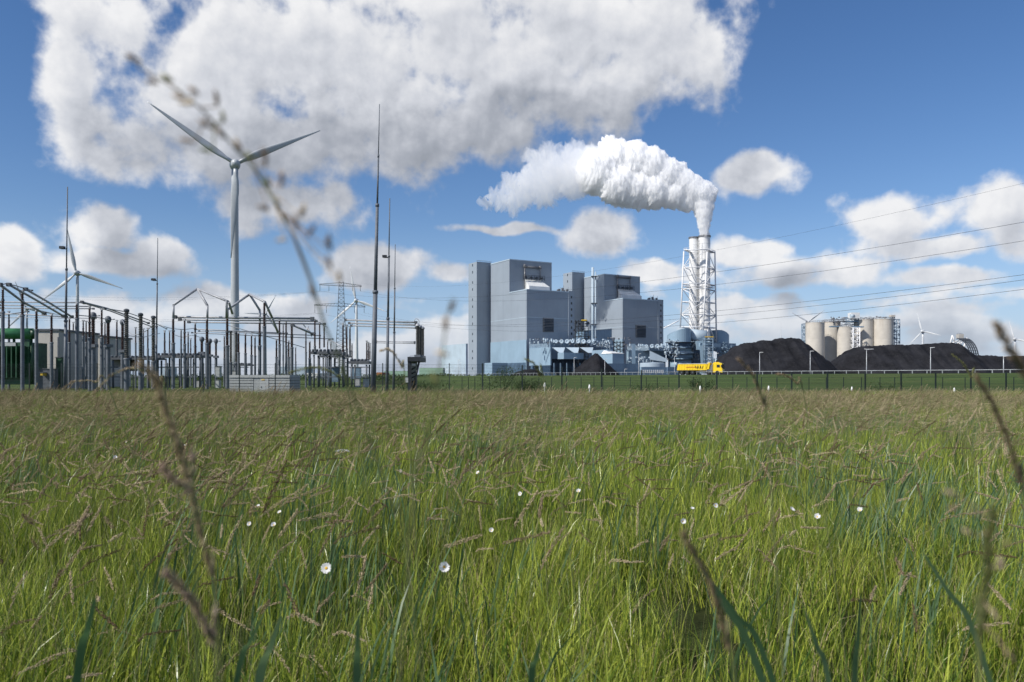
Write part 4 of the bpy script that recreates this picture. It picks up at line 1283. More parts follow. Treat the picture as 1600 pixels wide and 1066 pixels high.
def busbar(pts, r, label, m='aluminium', grp='tube busbars of the switchyard', clamps=()):
    P_ = [at(*p) for p in pts]
    base = thing('busbar', P_[0], label, 'busbar', grp)
    MB().path(P_, r, 8).build('tube', m, base)
    for p in (P_[0], P_[-1]):
        MB().box(p, (r * 3.2, r * 3.2, r * 3)).build('end_clamp', 'galv_dark', base)
    return base
RB = .075
busbar([(273, 495.5, 79.5), (488, 498, 84)], .115, 'upper front tube busbar across both tube frames')
busbar([(281, 499.5, 84), (494, 502, 89)], .09, 'second tube busbar below the upper front one')
busbar([(295, 503.5, 90), (507, 506.5, 95)], .09, 'third tube busbar just under the second one')
busbar([(540, 500, 84), (650, 504, 80)], .085, 'upper tube busbar reaching right to the cable sealing end')
busbar([(546, 505, 88), (650, 508, 82)], .08, 'middle tube busbar reaching right to the cable sealing end')
busbar([(549, 509, 92), (650, 512.5, 84)], .08, 'lowest of the three tubes reaching the cable sealing end')
busbar([(588, 533.5, 110), (648, 534.5, 106)], .07, 'upper low tube busbar beside the tallest mast')
busbar([(588, 535.8, 112), (648, 536.8, 108)], .06, 'lower low tube busbar beside the tallest mast')
busbar([(305, 514.5, 95), (448, 521, 100)], .07, 'rear tube busbar passing behind the tall turbine tower, upper')
busbar([(311, 517.5, 98), (500, 524.5, 105)], .06, 'rear tube busbar passing behind the tall turbine tower, middle')
busbar([(300, 520, 100), (520, 530, 112)], .06, 'rear tube busbar passing behind the tall turbine tower, lower')
busbar([(355, 508, 104), (475, 543, 112)], .05, 'thin rear tube sloping down right of the big turbine')
busbar([(0, 472, 70), (130, 473, 66)], .06, 'highest level tube crossing the far left posts')
busbar([(0, 477, 74), (140, 479, 72)], .055, 'middle level tube crossing the far left posts')
busbar([(0, 481.5, 78), (146, 482.5, 74)], .055, 'lowest level tube crossing the far left posts')
busbar([(0, 489.5, 80), (104, 495, 77)], .06, 'tube running above the green transformer')
busbar([(0, 496, 90), (150, 497.5, 88)], .04, 'thin tube running above the beige building')
busbar([(0, 445, 55), (36, 472, 60), (69, 490, 66)], .085, 'leftmost slanting tube running down from the upper left edge')
busbar([(14, 445, 57), (60, 471, 63), (99, 494, 70)], .085, 'middle slanting tube of the left three', )
busbar([(40, 452, 60), (75, 472, 66), (112, 495, 73)], .085, 'right slanting tube of the left three')
busbar([(0, 446, 56), (10, 443, 57), (22, 446, 58), (50, 454, 62)], .04, 'short top conductor over the far left posts')
busbar([(128, 472, 65), (168, 482, 72), (232, 505, 84)], .07, 'upper slanting tube dropping right over the ball-topped transformers')
busbar([(132, 474, 68), (172, 486, 74), (238, 511, 88)], .06, 'lower slanting tube dropping right over the ball-topped transformers')
busbar([(165, 482, 71), (195, 487, 76), (232, 500, 82), (260, 514, 90)], .045, 'curved conductor over the thick grey bushings')
busbar([(120, 492.5, 65), (146, 495, 69), (172, 500, 75)], .04, 'short level conductor at the ball-topped transformers')
busbar([(0, 493, 75), (44, 487, 76)], .05, 'short rising tube at the far left', )
busbar([(457, 508, 90), (489, 522, 92)], .12, 'short thick sloping tube left of the lattice pylon')
busbar([(515, 531, 100), (536, 543, 98)], .07, 'short thin sloping tube under the lattice pylon')
# connection loops
def loop(pts, r, label):
    P_ = [at(*p) for p in pts]
    out = []
    for i in range(len(P_) - 1):
        p0, p1, p2, p3 = P_[max(i - 1, 0)], P_[i], P_[i + 1], P_[min(i + 2, len(P_) - 1)]
        for j in range(5):
            u = j / 5
            out.append(.5 * ((2 * p1) + (-p0 + p2) * u + (2 * p0 - 5 * p1 + 4 * p2 - p3) * u * u + (-p0 + 3 * p1 - 3 * p2 + p3) * u ** 3))
    out.append(P_[-1])
    return tag(MB().path(out, r, 5).build('jumper_cable', 'aluminium'), label, 'jumper cable', 'flexible jumper cables')
loop([(191, 500, 84), (205, 522, 80), (225, 519, 78), (240, 507, 76)], .035, 'pale drooping cable loop between the thick grey bushings')
loop([(197, 524, 70), (222, 527, 74), (240, 523, 78), (250, 521, 80)], .03, 'pale cable at mid height behind the thick grey bushings')
loop([(250, 507, 80), (262, 512, 80), (285, 515, 85), (303, 513, 90)], .035, 'cable from the short mast to the left tube frame')
loop([(272, 523, 90), (285, 527, 92), (300, 524, 92), (312, 527, 96)], .03, 'small cable loop low behind the left tube frame')
loop([(646, 504, 80), (650, 498, 80), (655, 502, 80), (653, 509, 80)], .03, 'small looped cable on top of the sealing end')
loop([(488, 498, 84), (497, 503, 86), (505, 508, 88), (512, 512, 90)], .03, 'cable stepping down at the end of the long busbars')
loop([(536, 506, 85), (541, 508, 86), (548, 511, 88), (551, 506, 88)], .03, 'small loops over the three insulators by the pylon')

# tube frames
def tframe(pts_list, label, top=.12):
    base = at(*pts_list[0][0])
    t = thing('tube_frame', base, label, 'tube frame', 'peaked tube frames above the busbars')
    for a, b_ in pts_list:
        MB().tube(at(*a), at(*b_), top, n=8).build('strut', 'aluminium', t)
    return t
tframe([((271, 477, 79), (308.5, 451.5, 82)), ((308.5, 451.5, 82), (356, 471, 78)), ((308.5, 451.5, 82), (324, 477.5, 80)), ((271, 477.5, 79), (271, 497, 79)), ((324, 477.5, 80), (324, 497, 80)), ((354, 471, 78), (354, 497, 79)), ((357.5, 472, 78), (363, 490, 80))], 'left peaked frame of pale tubes with three legs')
tframe([((355.5, 484, 80), (390, 460, 84)), ((390, 460, 84), (414, 472, 78)), ((390, 460, 84), (406, 485, 84)), ((406, 485, 84), (406, 502, 84)), ((414, 472, 78), (425, 496, 80)), ((425, 496, 80), (434, 519, 82)), ((355.5, 484, 80), (355.5, 497, 80))], 'right peaked frame of pale tubes beside the tall turbine tower')
tframe([((470, 503, 98), (478, 512, 98)), ((478, 512, 98), (486, 520, 98)), ((482, 513, 98), (487, 526, 98)), ((482, 510, 98), (478, 520, 98))], 'small pale bracing frame left of the lattice pylon', .06)

# switchgear decks
def deck(px0, px1, py0, py1, Y, label, legs, dep=2.6, m='galv_dark'):
    x0, x1 = xat(px0, Y), xat(px1, Y); z1, z0 = zat(py0, Y), zat(py1, Y)
    t = thing('switchgear_deck', ((x0 + x1) / 2, Y, 0), label, 'switchgear', 'switchgear decks')
    MB().box(((x0 + x1) / 2, Y, (z0 + z1) / 2 - .1), (x1 - x0, dep, (z1 - z0) * .45)).build('beam', m, t)
    mb = MB()
    n = int((x1 - x0) / .45)
    for i in range(n):
        x = x0 + .25 + i * .45
        mb.lathe([(.16, z1 - .28), (.16, z1 - .05), (.05, z1)], (x, Y - dep * .35, 0), 8)
        mb.box((x, Y + dep * .3, z1 - .15), (.3, .3, .25))
    mb.stuff = True; mb.build('drive_units', 'galvanised', t)
    for px in legs:
        for dy in (-dep * .4, dep * .4):
            x = xat(px, Y); MB().tube((x, Y + dy, 0), (x, Y + dy, z0), .11, n=8).build('leg', 'galvanised', t)
    for py in (574, 589):
        MB().box(((x0 + x1) / 2, Y - dep * .4, zat(py, Y)), (x1 - x0, .09, .1)).build('cross_rail', 'galvanised', t)
    return t
deck(250, 320, 552, 560, 92, 'long grey switchgear deck behind the left tube frame', (253, 275, 297, 318))
deck(489, 537, 546, 555, 94, 'raised grey switchgear deck with three tall insulators left of the pylon', (494, 512, 533))
deck(500, 545, 553, 559, 104, 'lower grey switchgear deck just under the raised one by the pylon', (502, 520, 541))
deck(548, 579, 561, 570, 100, 'small grey switchgear deck beside the tallest mast', (552, 575))
deck(368, 392, 567, 572, 110, 'small grey switchgear deck behind the hut left of the tall turbine', (371, 389))
deck(178, 250, 556, 563, 90, 'grey switchgear deck behind the thick bushings', (184, 205, 226, 246))
def cabinet(px0, px1, py0, Y, label, m='cabinet_grey', py1=None):
    x0, x1 = xat(px0, Y), xat(px1, Y)
    z1 = zat(py0, Y); z0 = 0 if py1 is None else zat(py1, Y)
    t = thing('control_cabinet', ((x0 + x1) / 2, Y, z0), label, 'cabinet', 'grey control cabinets')
    MB().box(((x0 + x1) / 2, Y, (z0 + z1) / 2), (x1 - x0, .6, z1 - z0)).build('housing', m, t)
    MB().box(((x0 + x1) / 2, Y - .312, (z0 + z1) / 2), ((x1 - x0) * .86, .02, (z1 - z0) * .88)).build('door', m, t)
    MB().box(((x0 + x1) / 2, Y, z1 + .03), ((x1 - x0) + .12, .72, .06)).build('lid', 'galv_dark', t)
cabinet(338, 345, 573, 88, 'pale grey cabinet raised on a post right of the left tube frame', py1=590)
cabinet(338.5, 344, 594, 90, 'small pale cabinet on the ground below the raised one')
cabinet(307, 315, 595, 96, 'pale cabinet on the ground between two posts of the left frame')
cabinet(556, 563, 592, 98, 'grey cabinet under the small deck, left one')
cabinet(568, 576, 592, 96, 'grey cabinet under the small deck, right one')
cabinet(363, 370, 580, 100, 'grey cabinet behind the left end of the hut', py1=590)
cabinet(178, 189, 560, 90, 'beige box on the deck left of the thick bushings', py1=575, m='beige_render')
cabinet(205, 213, 563, 91, 'grey box between the two left thick bushings', py1=580, m='galv_dark')
cabinet(514, 530, 575, 105, 'wide slate cabinet under the decks by the pylon', m='duct_blue', py1=597)
cabinet(548, 564, 575, 112, 'blue-grey container behind the small deck', m='duct_blue', py1=592)
cabinet(90, 99, 559, 78, 'dark green cabinet right of the beige building', m='transformer_dark')
cabinet(62, 88, 577, 76, 'dark cooling cabinet in front of the beige building', m='galv_dark')

# cable sealing end (thick bushing on a black stand)
Y = 66
p = at(652.6, 600, Y)
t = thing('cable_sealing_end', (p.x, Y, 0), 'thick grey bushing on a black steel stand at the right end of the switchyard', 'sealing end')
for k, (dy) in enumerate((0, 1.8, 3.6)):
    MB().lathe(shed_profile(zat(555, Y), zat(510, Y), .185, .1), (p.x - k * .0, Y + dy, 0), 14).build('insulator', 'silicone_grey', t)
    MB().lathe([(.2, zat(510, Y)), (.2, zat(509, Y)), (.12, zat(506, Y))], (p.x, Y + dy, 0), 12).build('cap', 'aluminium', t)
    MB().box((p.x, Y + dy, zat(556.5, Y)), (.5, .5, .2)).build('flange', 'galvanised', t)
z1, z0 = zat(558, Y), zat(565, Y)
MB().box((xat(647.5, Y), Y + 1.8, (z0 + z1) / 2), (1.02, 4.6, z1 - z0)).build('stand_top', 'black_paint', t)
MB().box((xat(640.5, Y), Y + 1.8, z0 / 2), (.30, 4.2, z0)).build('column', 'black_paint', t)
mb = MB().tube((xat(655, Y), Y, z0), (xat(645, Y), Y, .2), .09, n=6); mb.tube((xat(643, Y), Y, 1.6), (xat(652, Y), Y, 1.7), .05, n=6)
for k in range(6): mb.tube((xat(643, Y), Y, .5 + k * .35), (xat(650 - k * .2, Y), Y, .7 + k * .35), .06, n=5)
mb.build('brace', 'black_paint', t)
MB().box((xat(647, Y), Y - .1, zat(570, Y)), (.4, .1, .16)).build('sign_plate', 'white_paint', t)
MB().box((xat(636, Y), Y - .2, zat(594, Y)), (.28, .3, .4)).build('junction_box', 'cabinet_grey', t)
MB().path([at(638, 560, Y), at(641, 556.5, Y), at(650, 556, Y), at(656, 557, Y)], .02, 5).build('guard_loop', 'galvanised', t)

# green transformer
Y = 76
t = thing('power_transformer', (xat(28, Y), Y, 0), 'green oil transformer with a round conservator tank at the left edge', 'transformer')
zc, rc = zat(522, Y), 8.5 / F * Y
MB().tube((xat(-60, Y), Y - .4, zc), (xat(55.5, Y), Y - .4, zc), rc, n=24).build('conservator', 'transformer_green', t)
MB().tube((xat(55.5, Y), Y - .4, zc), (xat(61, Y), Y - .4, zc), rc * .98, rc * .6, n=24).build('conservator_end', 'transformer_dark', t)
MB().box((xat(4, Y), Y + 1, zat(568, Y)), (5.6, 3.0, 4.0)).build('tank', 'transformer_dark', t)
for i in range(11):
    MB().box((xat(-28 + i * 7.3, Y), Y - .85, zat(566, Y)), (.10, .8, 3.0)).build('radiator_fin', 'transformer_dark', t)
MB().path([at(46, 530, Y), at(44, 540, Y), at(40, 545, Y), at(38, 560, Y)], .1, 8).build('pipe', 'transformer_green', t)
MB().box((xat(47, Y), Y - .3, zat(535, Y)), (.5, .5, .9)).build('bracket', 'transformer_dark', t)
MB().box((xat(19, Y), Y - .2, zat(540, Y)), (1.4, .8, .5)).build('relay_box', 'cabinet_grey', t)
mb = MB()
for px in (2, 22, 49): mb.tube(at(px, 600, Y - .2), at(px, 530, Y - .2), .12, n=6)
mb.build('support_leg', 'transformer_dark', t)

def wall_building(name, px0, px1, py, Y, dep, m, label, trim=True):
    x0, x1 = xat(px0, Y), xat(px1, Y); z = zat(py, Y)
    t = thing(name, ((x0 + x1) / 2, Y, 0), label, 'building')
    MB().box(((x0 + x1) / 2, Y + dep / 2, z / 2), (x1 - x0, dep, z)).build('wall', m, t)
    if trim: MB().box(((x0 + x1) / 2, Y + dep / 2, z + .1), (x1 - x0 + .3, dep + .3, .2)).build('roof_edge', 'galv_dark', t)
    return t
t = wall_building('relay_building', 58, 91.5, 517, 84, 8, 'beige_render', 'tall beige rendered building beside the green transformer')
MB().box((xat(91.8, 84), 83.9, 2.8), (.12, .12, 5.4)).build('downpipe', 'galvanised', t)
t = wall_building('control_building', 92, 156, 526, 98, 8, 'beige_render', 'lower pale wall panels behind the left posts')
for i in range(4):
    MB().box((xat(92 + i * 15, 98) + .6, 97.94, 3), (.08, .1, 5.8)).build('panel_joint', 'galv_dark', t)
cabinet(66, 70, 583, 75.4, 'small yellow-marked box on the dark cooling cabinet', m='yellow_beam', py1=587)

# grey concrete hut with grooved walls
Y = 58
x0, x1 = xat(358.5, Y), xat(453, Y)
t = thing('substation_hut', ((x0 + x1) / 2, Y, 0), 'low light grey hut with grooved walls among the posts', 'hut')
zt_ = zat(590.5, Y); W_ = x1 - x0
MB().box(((x0 + x1) / 2, Y + 1.4, zt_ / 2), (W_ - .06, 2.74, zt_)).build('core_wall', 'galv_dark', t)
segs = [(0, .40), (.655, 1.0)]
nb = 6
for (a, b_) in segs:
    for k in range(nb):
        h = zt_ / nb
        MB().box((x0 + W_ * (a + b_) / 2, Y + .0, h * (k + .5)), (W_ * (b_ - a) - .03, .06, h - .035)).build('wall_plank', 'hut_grey', t)
for k in range(nb):
    MB().box((x1, Y + 1.4, zt_ / nb * (k + .5)), (.06, 2.7, zt_ / nb - .035)).build('wall_plank', 'hut_grey', t)
MB().box((x0 + W_ * .455, Y + .01, zt_ * .5), (W_ * .1, .05, zt_ * .96)).build('side_panel', 'hut_grey', t)
d_ = MB().box((x0 + W_ * .58, Y - .02, zt_ * .48), (W_ * .14, .06, zt_ * .93)).build('door', 'hut_lid', t)
MB().box((x0 + W_ * .53, Y - .06, zt_ * .45), (.03, .03, .12)).build('handle', 'black_paint', d_)
MB().box((x0 + W_ * .56, Y - .06, zt_ * .88), (.22, .02, .07)).build('warning_label', 'yellow_beam', d_)
for k in range(3):
    MB().box((x0 + W_ * (k + .5) / 3, Y + 1.4, zt_ + .10), (W_ / 3 - .015, 2.95, .20)).build('roof_slab', 'hut_lid', t)

# far things behind the switchyard
def far_shed(px0, px1, py0, py1, Y, m, label):
    x0, x1 = xat(px0, Y), xat(px1, Y)
    mb = MB().box(((x0 + x1) / 2, Y + 15, (zat(py0, Y) + 0) / 2), (x1 - x0, 30, zat(py0, Y)))
    return tag(mb.build('distant_shed', m), label, 'shed', 'sheds on the horizon')
far_shed(438, 476, 573, 590, 700, 'clad_pale', 'distant pale blue shed seen right of the grey hut')
far_shed(478, 500, 583, 590, 500, 'white_paint', 'distant low white shed left of the pylon foot')
far_shed(655, 692, 575, 590, 900, 'green_shed', 'distant pale green shed right of the sealing end')
far_shed(600, 640, 580, 590, 1000, 'green_shed', 'distant pale green roof behind the right three masts')
far_shed(588, 597, 582, 590, 500, 'rust_orange', 'tiny red-brown house gable right of the tallest mast')
far_shed(250, 262, 573, 590, 1100, 'clad_pale', 'distant white structure right of the short mast')

# foliage masses
def leaf_mass(mb, tints, c, size, n, ls, r):
    for i in range(n):
        while True:
            q = Vector((r.uniform(-1, 1), r.uniform(-1, 1), r.uniform(-1, 1)))
            if .25 < q.length < 1: break
        p = Vector((c[0] + q.x * size[0], c[1] + q.y * size[1], c[2] + q.z * size[2]))
        if p.z < 0: continue
        d = Vector((r.gauss(0, 1), r.gauss(0, 1), r.gauss(0, 1) + .4)).normalized()
        e = d.orthogonal().normalized(); f = d.cross(e)
        l = ls * r.uniform(.6, 1.3)
        b = len(mb.v)
        for s_, u in ((-.5, 0), (0, -.28), (.5, 0), (0, .28)):
            mb.v.append(tuple(p + e * (l * s_) + f * (l * u)))
        mb.face([b, b + 1, b + 2, b + 3]); tints += [r.random()] * 4
def shrub(px, pyb, Y, w_, h_, label, n=900, ls=.13, z0=None):
    r = random.Random(int(px))
    z0 = z0 if z0 is not None else 0
    p = at(px, pyb, Y)
    t = thing('shrub', (p.x, Y, z0), label, 'shrub', 'shrubs along the wire fence')
    mb = MB(); ti = []
    for k in range(7):
        leaf_mass(mb, ti, (p.x + r.uniform(-.5, .5) * w_, Y + r.uniform(-.5, .5), z0 + h_ * r.uniform(.3, .8)), (w_ * .32, .5, h_ * .3), n // 7, ls, r)
    mb.tint = ti; mb.build('foliage', 'bush_leaf', t)
    mb = MB()
    for k in range(8):
        mb.tube((p.x + r.uniform(-.1, .1), Y, z0), (p.x + r.uniform(-.4, .4) * w_, Y + r.uniform(-.3, .3), z0 + h_ * r.uniform(.6, 1)), .025, .008, n=4)
    mb.build('stem', 'hedge_leaf', t)
shrub(787, 600, 61, 2.6, 2.0, 'feathery green shrub behind the fence below the left boiler house', 1500, .1)
shrub(815, 600, 60, 2.4, 1.25, 'lower dark shrub right of the feathery one', 1200, .1)
shrub(837, 600, 61, 1.8, .95, 'small low dark shrub at the right end of the shrub group', 800, .1)
shrub(1098, 605, 60, 1.6, 1.25, 'dark bushy shrub on the bank below the yellow truck', 900, .1)
shrub(1008, 605, 62, 2.4, .9, 'low brownish shrub below the round tank', 500, .09)
shrub(1383, 605, 60, 1.8, .9, 'low bush behind the fence below the silos', 500, .09)
shrub(630, 600, 76, 3.0, 1.2, 'green bush left of the cable sealing end', 900, .12)
shrub(668, 600, 74, 4.0, 1.1, 'green bush right of the cable sealing end', 900, .12)
shrub(340, 600, 120, 3.6, 2.0, 'round dark bush behind the left tube frame', 700, .16)
mb = MB(); ti = []; r = random.Random(5)
for i in range(230):
    px = r.uniform(560, 770) if i < 90 else r.uniform(-60, 560)
    Yh = r.uniform(300, 420)
    leaf_mass(mb, ti, (xat(px, Yh), Yh, r.uniform(.5, 1.5)), (r.uniform(3, 7), 2, r.uniform(1.0, 1.9)), 60, .9, r)
mb.tint = ti
tag(mb.build('distant_hedge', 'bush_leaf', local=True), 'low dark green hedge along the horizon behind the switchyard', 'hedge', None, 'stuff')

# ------------------------------------------------------------------ guard rail, lamps, truck on the bank
t = thing('guard_rail', at(1100, 583, rail_Y(1100)), 'grey tube guard rail with short posts along the crest of the bank', 'guard rail')
pts = [(u, rail_Y(u)) for u in range(690, 1701, 10)]
MB().path([(xat(u, Y_), Y_, GZ + (.55 + .35 * (Y_ - 120) / 150 if Y_ < 270 else .9)) for u, Y_ in pts], .06, 6).build('top_rail', 'rail_grey', t)
s = 0; prevp = None; acc = 99
for u in np.arange(690, 1700, .5):
    Y_ = rail_Y(u); q = Vector((xat(u, Y_), Y_))
    if prevp is not None: acc += (q - prevp).length
    prevp = q
    if acc > 2.9:
        acc = 0
        h = .55 + .35 * (Y_ - 120) / 150 if Y_ < 270 else .9
        o = MB().box((q.x, q.y, GZ + h / 2 - .1), (.11, .09, h + .2)).build('rail_post', 'rail_grey', t)
def street_lamp(px, top, Y, label, heads=1, side=1):
    p = at(px, 583, Y); zt_ = zat(top, Y)
    t = thing('street_lamp', (p.x, Y, GZ), label, 'street lamp', 'lamp posts along the works road')
    MB().lathe([(.12, GZ), (.1, GZ + 1.5), (.065, zt_)], (p.x, Y, 0), 8).build('pole', 'rail_grey', t)
    for k in range(heads):
        sg = side if k == 0 else -side
        ln = .9 if heads == 1 else (1.6 if k == 0 else .5)
        MB().hexa([(p.x, Y - .15, zt_ - .06), (p.x + sg * ln, Y - .12, zt_ + .02), (p.x + sg * ln, Y + .12, zt_ + .02), (p.x, Y + .15, zt_ - .06),
                   (p.x, Y - .15, zt_ + .1), (p.x + sg * ln, Y - .12, zt_ + .14), (p.x + sg * ln, Y + .12, zt_ + .14), (p.x, Y + .15, zt_ + .1)]).build('lamp_head', 'white_paint', t)
for a in [(1187, 551, 215, 'lamp post in front of the peaked coal heap'), (1266, 549, 200, 'lamp post below the leftmost silo'), (1354, 546, 190, 'lamp post with a double head below the wide silos', 2),
          (1454, 543.5, 180, 'lamp post in the middle of the long coal heap'), (1568, 557, 170, 'lamp post nearest the right edge'), (897, 559, 300, 'lamp post in front of the coal cone left flank'),
          (945, 561.5, 290, 'lamp post in front of the coal cone right flank'), (976, 577, 270, 'short lamp post between the coal cone and the round tank'), (1054, 557, 260, 'lamp post rising behind the yellow trailer'),
          (998, 553, 300, 'lamp post at the left edge of the round tank'), (1118, 552.5, 240, 'lamp post behind the truck cab'), (716, 563, 330, 'lamp post left of the boiler house tower'), (718.5, 567, 400, 'shorter lamp post beside the one left of the tower')]:
    street_lamp(*a[:4], *(a[4:]))
# pipe gate left of the works
mb = MB()
for px in (690, 697, 704, 711): mb.tube(at(px, 583, 330), at(px, 577, 330), .06, n=5)
for py in (577, 580): mb.tube(at(690, py, 330), at(728, py, 330), .05, n=5)
tag(mb.build('railing', 'rail_grey'), 'thin grey railing left of the boiler house tower', 'railing')

YT = 196
zr0 = GZ + .02
TX0 = xat(1059, YT); TX1 = xat(1127, YT)
sc_t = (TX1 - TX0) / 11.2
t = thing('tipper_truck', ((TX0 + TX1) / 2, YT, zr0), 'bright yellow tipper truck driving right along the top of the bank', 'truck')
tr = R(-26)
def TP(x, y, z):   # truck space: x forward from the rear, y to the far side, z up
    ca, sa = math.cos(tr), math.sin(tr); x *= sc_t * 1.07; z *= .9; 
    return (TX0 + x * ca - y * sa, YT + 1.2 + x * sa + y * ca, zr0 + z)
def tbox(x0, x1, y0, y1, z0, z1, dx0=0, dx1=0):
    return MB().hexa([TP(x0, y0, z0), TP(x1, y0, z0), TP(x1, y1, z0), TP(x0, y1, z0), TP(x0 + dx0, y0, z1), TP(x1 + dx1, y0, z1), TP(x1 + dx1, y1, z1), TP(x0 + dx0, y1, z1)])
tb = tbox(.05, 7.2, 0, 2.4, 1.25, 3.0, .25, .35).build('tipping_body', 'truck_yellow', t)
for k in range(11):
    x = .5 + k * .63
    tbox(x, x + .09, -.05, 0, 1.35, 2.95, .03, .03).build('rib', 'truck_yellow', tb)
tbox(.2, 7.6, -.07, 2.47, 2.95, 3.08).build('top_edge', 'tarp', tb)
tbox(.0, .12, 0.1, 2.3, 1.2, 2.95, .25, .25).build('tailgate', 'truck_yellow', tb)
tbox(6.95, 7.75, 0, 2.4, 1.5, 3.28, .4, .2).build('headboard', 'truck_yellow', tb)
# worn side print: short strokes of lettering too small to read, and a dark emblem
for k in range(12):
    x = 2.3 + k * .22; tbox(x, x + .13, -.075, -.055, 1.9 + .07 * (k % 2), 2.2).build('lettering', 'truck_print', tb)
for k in range(6):
    x = 4.6 + k * .3; tbox(x, x + .14, -.075, -.055, 1.75 - .1 * (k % 2), 2.45, .18 * (1 if k % 2 else -1), .18 * (1 if k % 2 else -1)).build('emblem_stroke', 'truck_print_dark', tb)
tbox(.3, 10.6, .5, 1.9, .8, 1.12).build('chassis', 'black_paint', t)
cb = tbox(8.6, 10.9, 0, 2.4, .62, 3.12, 0, -.15).build('cab', 'truck_yellow', t)
tbox(8.65, 10.3, .15, 2.25, 3.1, 3.4, .3, -.4).build('roof_deflector', 'truck_yellow', cb)
tbox(9.55, 10.35, -.04, 0, 1.95, 2.7, 0, -.1).build('side_window', 'window_glass', cb)
tbox(10.86, 10.95, .08, 2.32, 1.65, 2.95, 0, -.07).build('windscreen', 'window_glass', cb)
tbox(10.86, 11.0, .05, 2.35, .6, 1.0).build('bumper', 'black_paint', cb)
tbox(10.6, 10.8, -.3, -.12, 2.0, 2.7).build('mirror', 'black_paint', cb)
tbox(10.88, 10.97, .12, .5, 1.05, 1.3).build('headlight', 'white_hood', cb)
tbox(10.88, 10.97, 1.9, 2.28, 1.05, 1.3).build('headlight', 'white_hood', cb)
tbox(8.65, 8.72, -.03, 0, .9, 3.0).build('door_seam', 'truck_print_dark', cb)
tbox(7.9, 8.5, .3, 1.2, 1.1, 2.6).build('exhaust_stack', 'pipe_steel', t)
tbox(7.0, 8.4, -.02, .4, .55, 1.05).build('fuel_tank', 'pipe_steel', t)
for x in (1.2, 2.5, 3.8, 7.6, 9.7):
    for y in (.12, 2.1):
        c = Vector(TP(x, y, .52 / .9))
        ax = Vector((math.sin(-tr), math.cos(tr), 0)) * (-1 if y < 1 else 1)
        wh = MB().lathe([(.28, -.14), (.48, -.14), (.52, -.08), (.52, .1), (.46, .14), (.3, .14)], c, 20, axis=ax).build('wheel', 'rubber', t)
        MB().lathe([(.28, -.05), (.28, .12), (.12, .16), (.1, .2)], c, 14, axis=ax).build('rim', 'louvre_grey', wh)

# ------------------------------------------------------------------ wire fence in front of the bank and the switchyard
def line_Y(px):
    return float(np.interp(px, [-120, 300, 754, 880, 1061, 1352, 1700], [50, 50, 50.5, 52.5, 54.5, 56, 57]))
def top_z(px):
    return float(np.interp(px, [-120, 754, 878, 1061, 1183, 1352, 1700], [2.12, 2.10, 1.90, 1.62, 1.62, 1.55, 1.6]))
t = thing('mesh_fence', (xat(1061, 54.5), 54.5, 0), 'dark green wire mesh fence running across the back of the meadow', 'fence')
fp = [-60, -8, 46, 96, 152, 208, 262, 318, 374, 430, 486, 542, 598, 650, 702, 754, 816, 878, 940, 1002, 1061, 1120, 1183, 1237, 1293, 1352, 1408, 1462, 1517, 1572, 1630]
me_post = None
for k, px in enumerate(fp):
    Y_ = line_Y(px); x = xat(px, Y_); h = top_z(px)
    dark = px > 720
    MB().box((x, Y_, h / 2 + .02), (.085 if dark else .05, .07, h + .06)).build('fence_post', 'fence_green', t)
    if k < len(fp) - 1:
        px2 = fp[k + 1]; Y2 = line_Y(px2); x2 = xat(px2, Y2); h2 = top_z(px2)
        mb = MB()
        a0, b0 = Vector((x, Y_ - .03, 0)), Vector((x2, Y2 - .03, 0))
        r_ = .0032
        for j in range(11):
            f = .02 + .96 * j / 10
            p = a0 + Vector((0, 0, h * f)); q = b0 + Vector((0, 0, h2 * f))
            mb.tube(p, q, r_ * 1.6, n=3, cap=False)
        nv = int((b0 - a0).length / .085)
        for j in range(1, nv):
            f = j / nv; p = a0.lerp(b0, f)
            mb.tube(p + Vector((0, 0, .05)), p + Vector((0, 0, h + (h2 - h) * f)), r_, n=3, cap=False)
        o = mb.build('mesh_panel', 'fence_green', t); o['kind'] = 'stuff'
t = thing('inner_fence', (xat(1100, 70), 70, 0), 'lower thin-posted wire fence behind the dark one at the foot of the bank', 'fence')
ip = [722, 732, 742, 765, 782, 800, 820, 842, 862, 885, 908, 928, 942, 960, 985, 1010, 1027, 1045, 1083, 1103, 1145, 1167, 1190, 1214, 1264, 1291, 1318, 1346, 1375, 1398, 1440, 1473, 1508, 1546, 1584, 1625]
prev = None
for px in ip:
    Y_ = 72 - (px - 722) * .006; x = xat(px, Y_)
    zg = .0; zt_ = zat(589.5, Y_)
    MB().box((x, Y_, zt_ / 2), (.05, .05, zt_)).build('fence_post', 'fence_green', t)
    if prev:
        mb = MB()
        for j in range(5):
            z = zt_ * (.2 + .195 * j); mb.tube((prev[0], prev[1], z), (x, Y_, z), .006, n=3, cap=False)
        mb.build('wire', 'fence_green', t)
    prev = (x, Y_)
mk = ['white marker cap at the foot of the bank below the yellow truck', 'white marker cap below the peaked coal heap', 'white marker cap below the double-headed lamp', 'white marker cap below the right part of the long heap', 'white marker cap below the coal cone', 'white marker cap below the low shrubs']
for (px, py), lb in zip(((1094, 606), (1201, 606), (1331, 607.5), (1491, 609), (921, 604), (851, 601)), mk):
    p = at(px, py, 49)
    o = MB().lathe([(.03, 0), (.03, p.z - .12), (.07, p.z - .12), (.06, p.z - .04), (.03, p.z + .12)], (p.x, 49, 0), 8).build('marker_cap', 'white_paint')
    tag(o, lb, 'marker post', 'white marker caps at the fence')

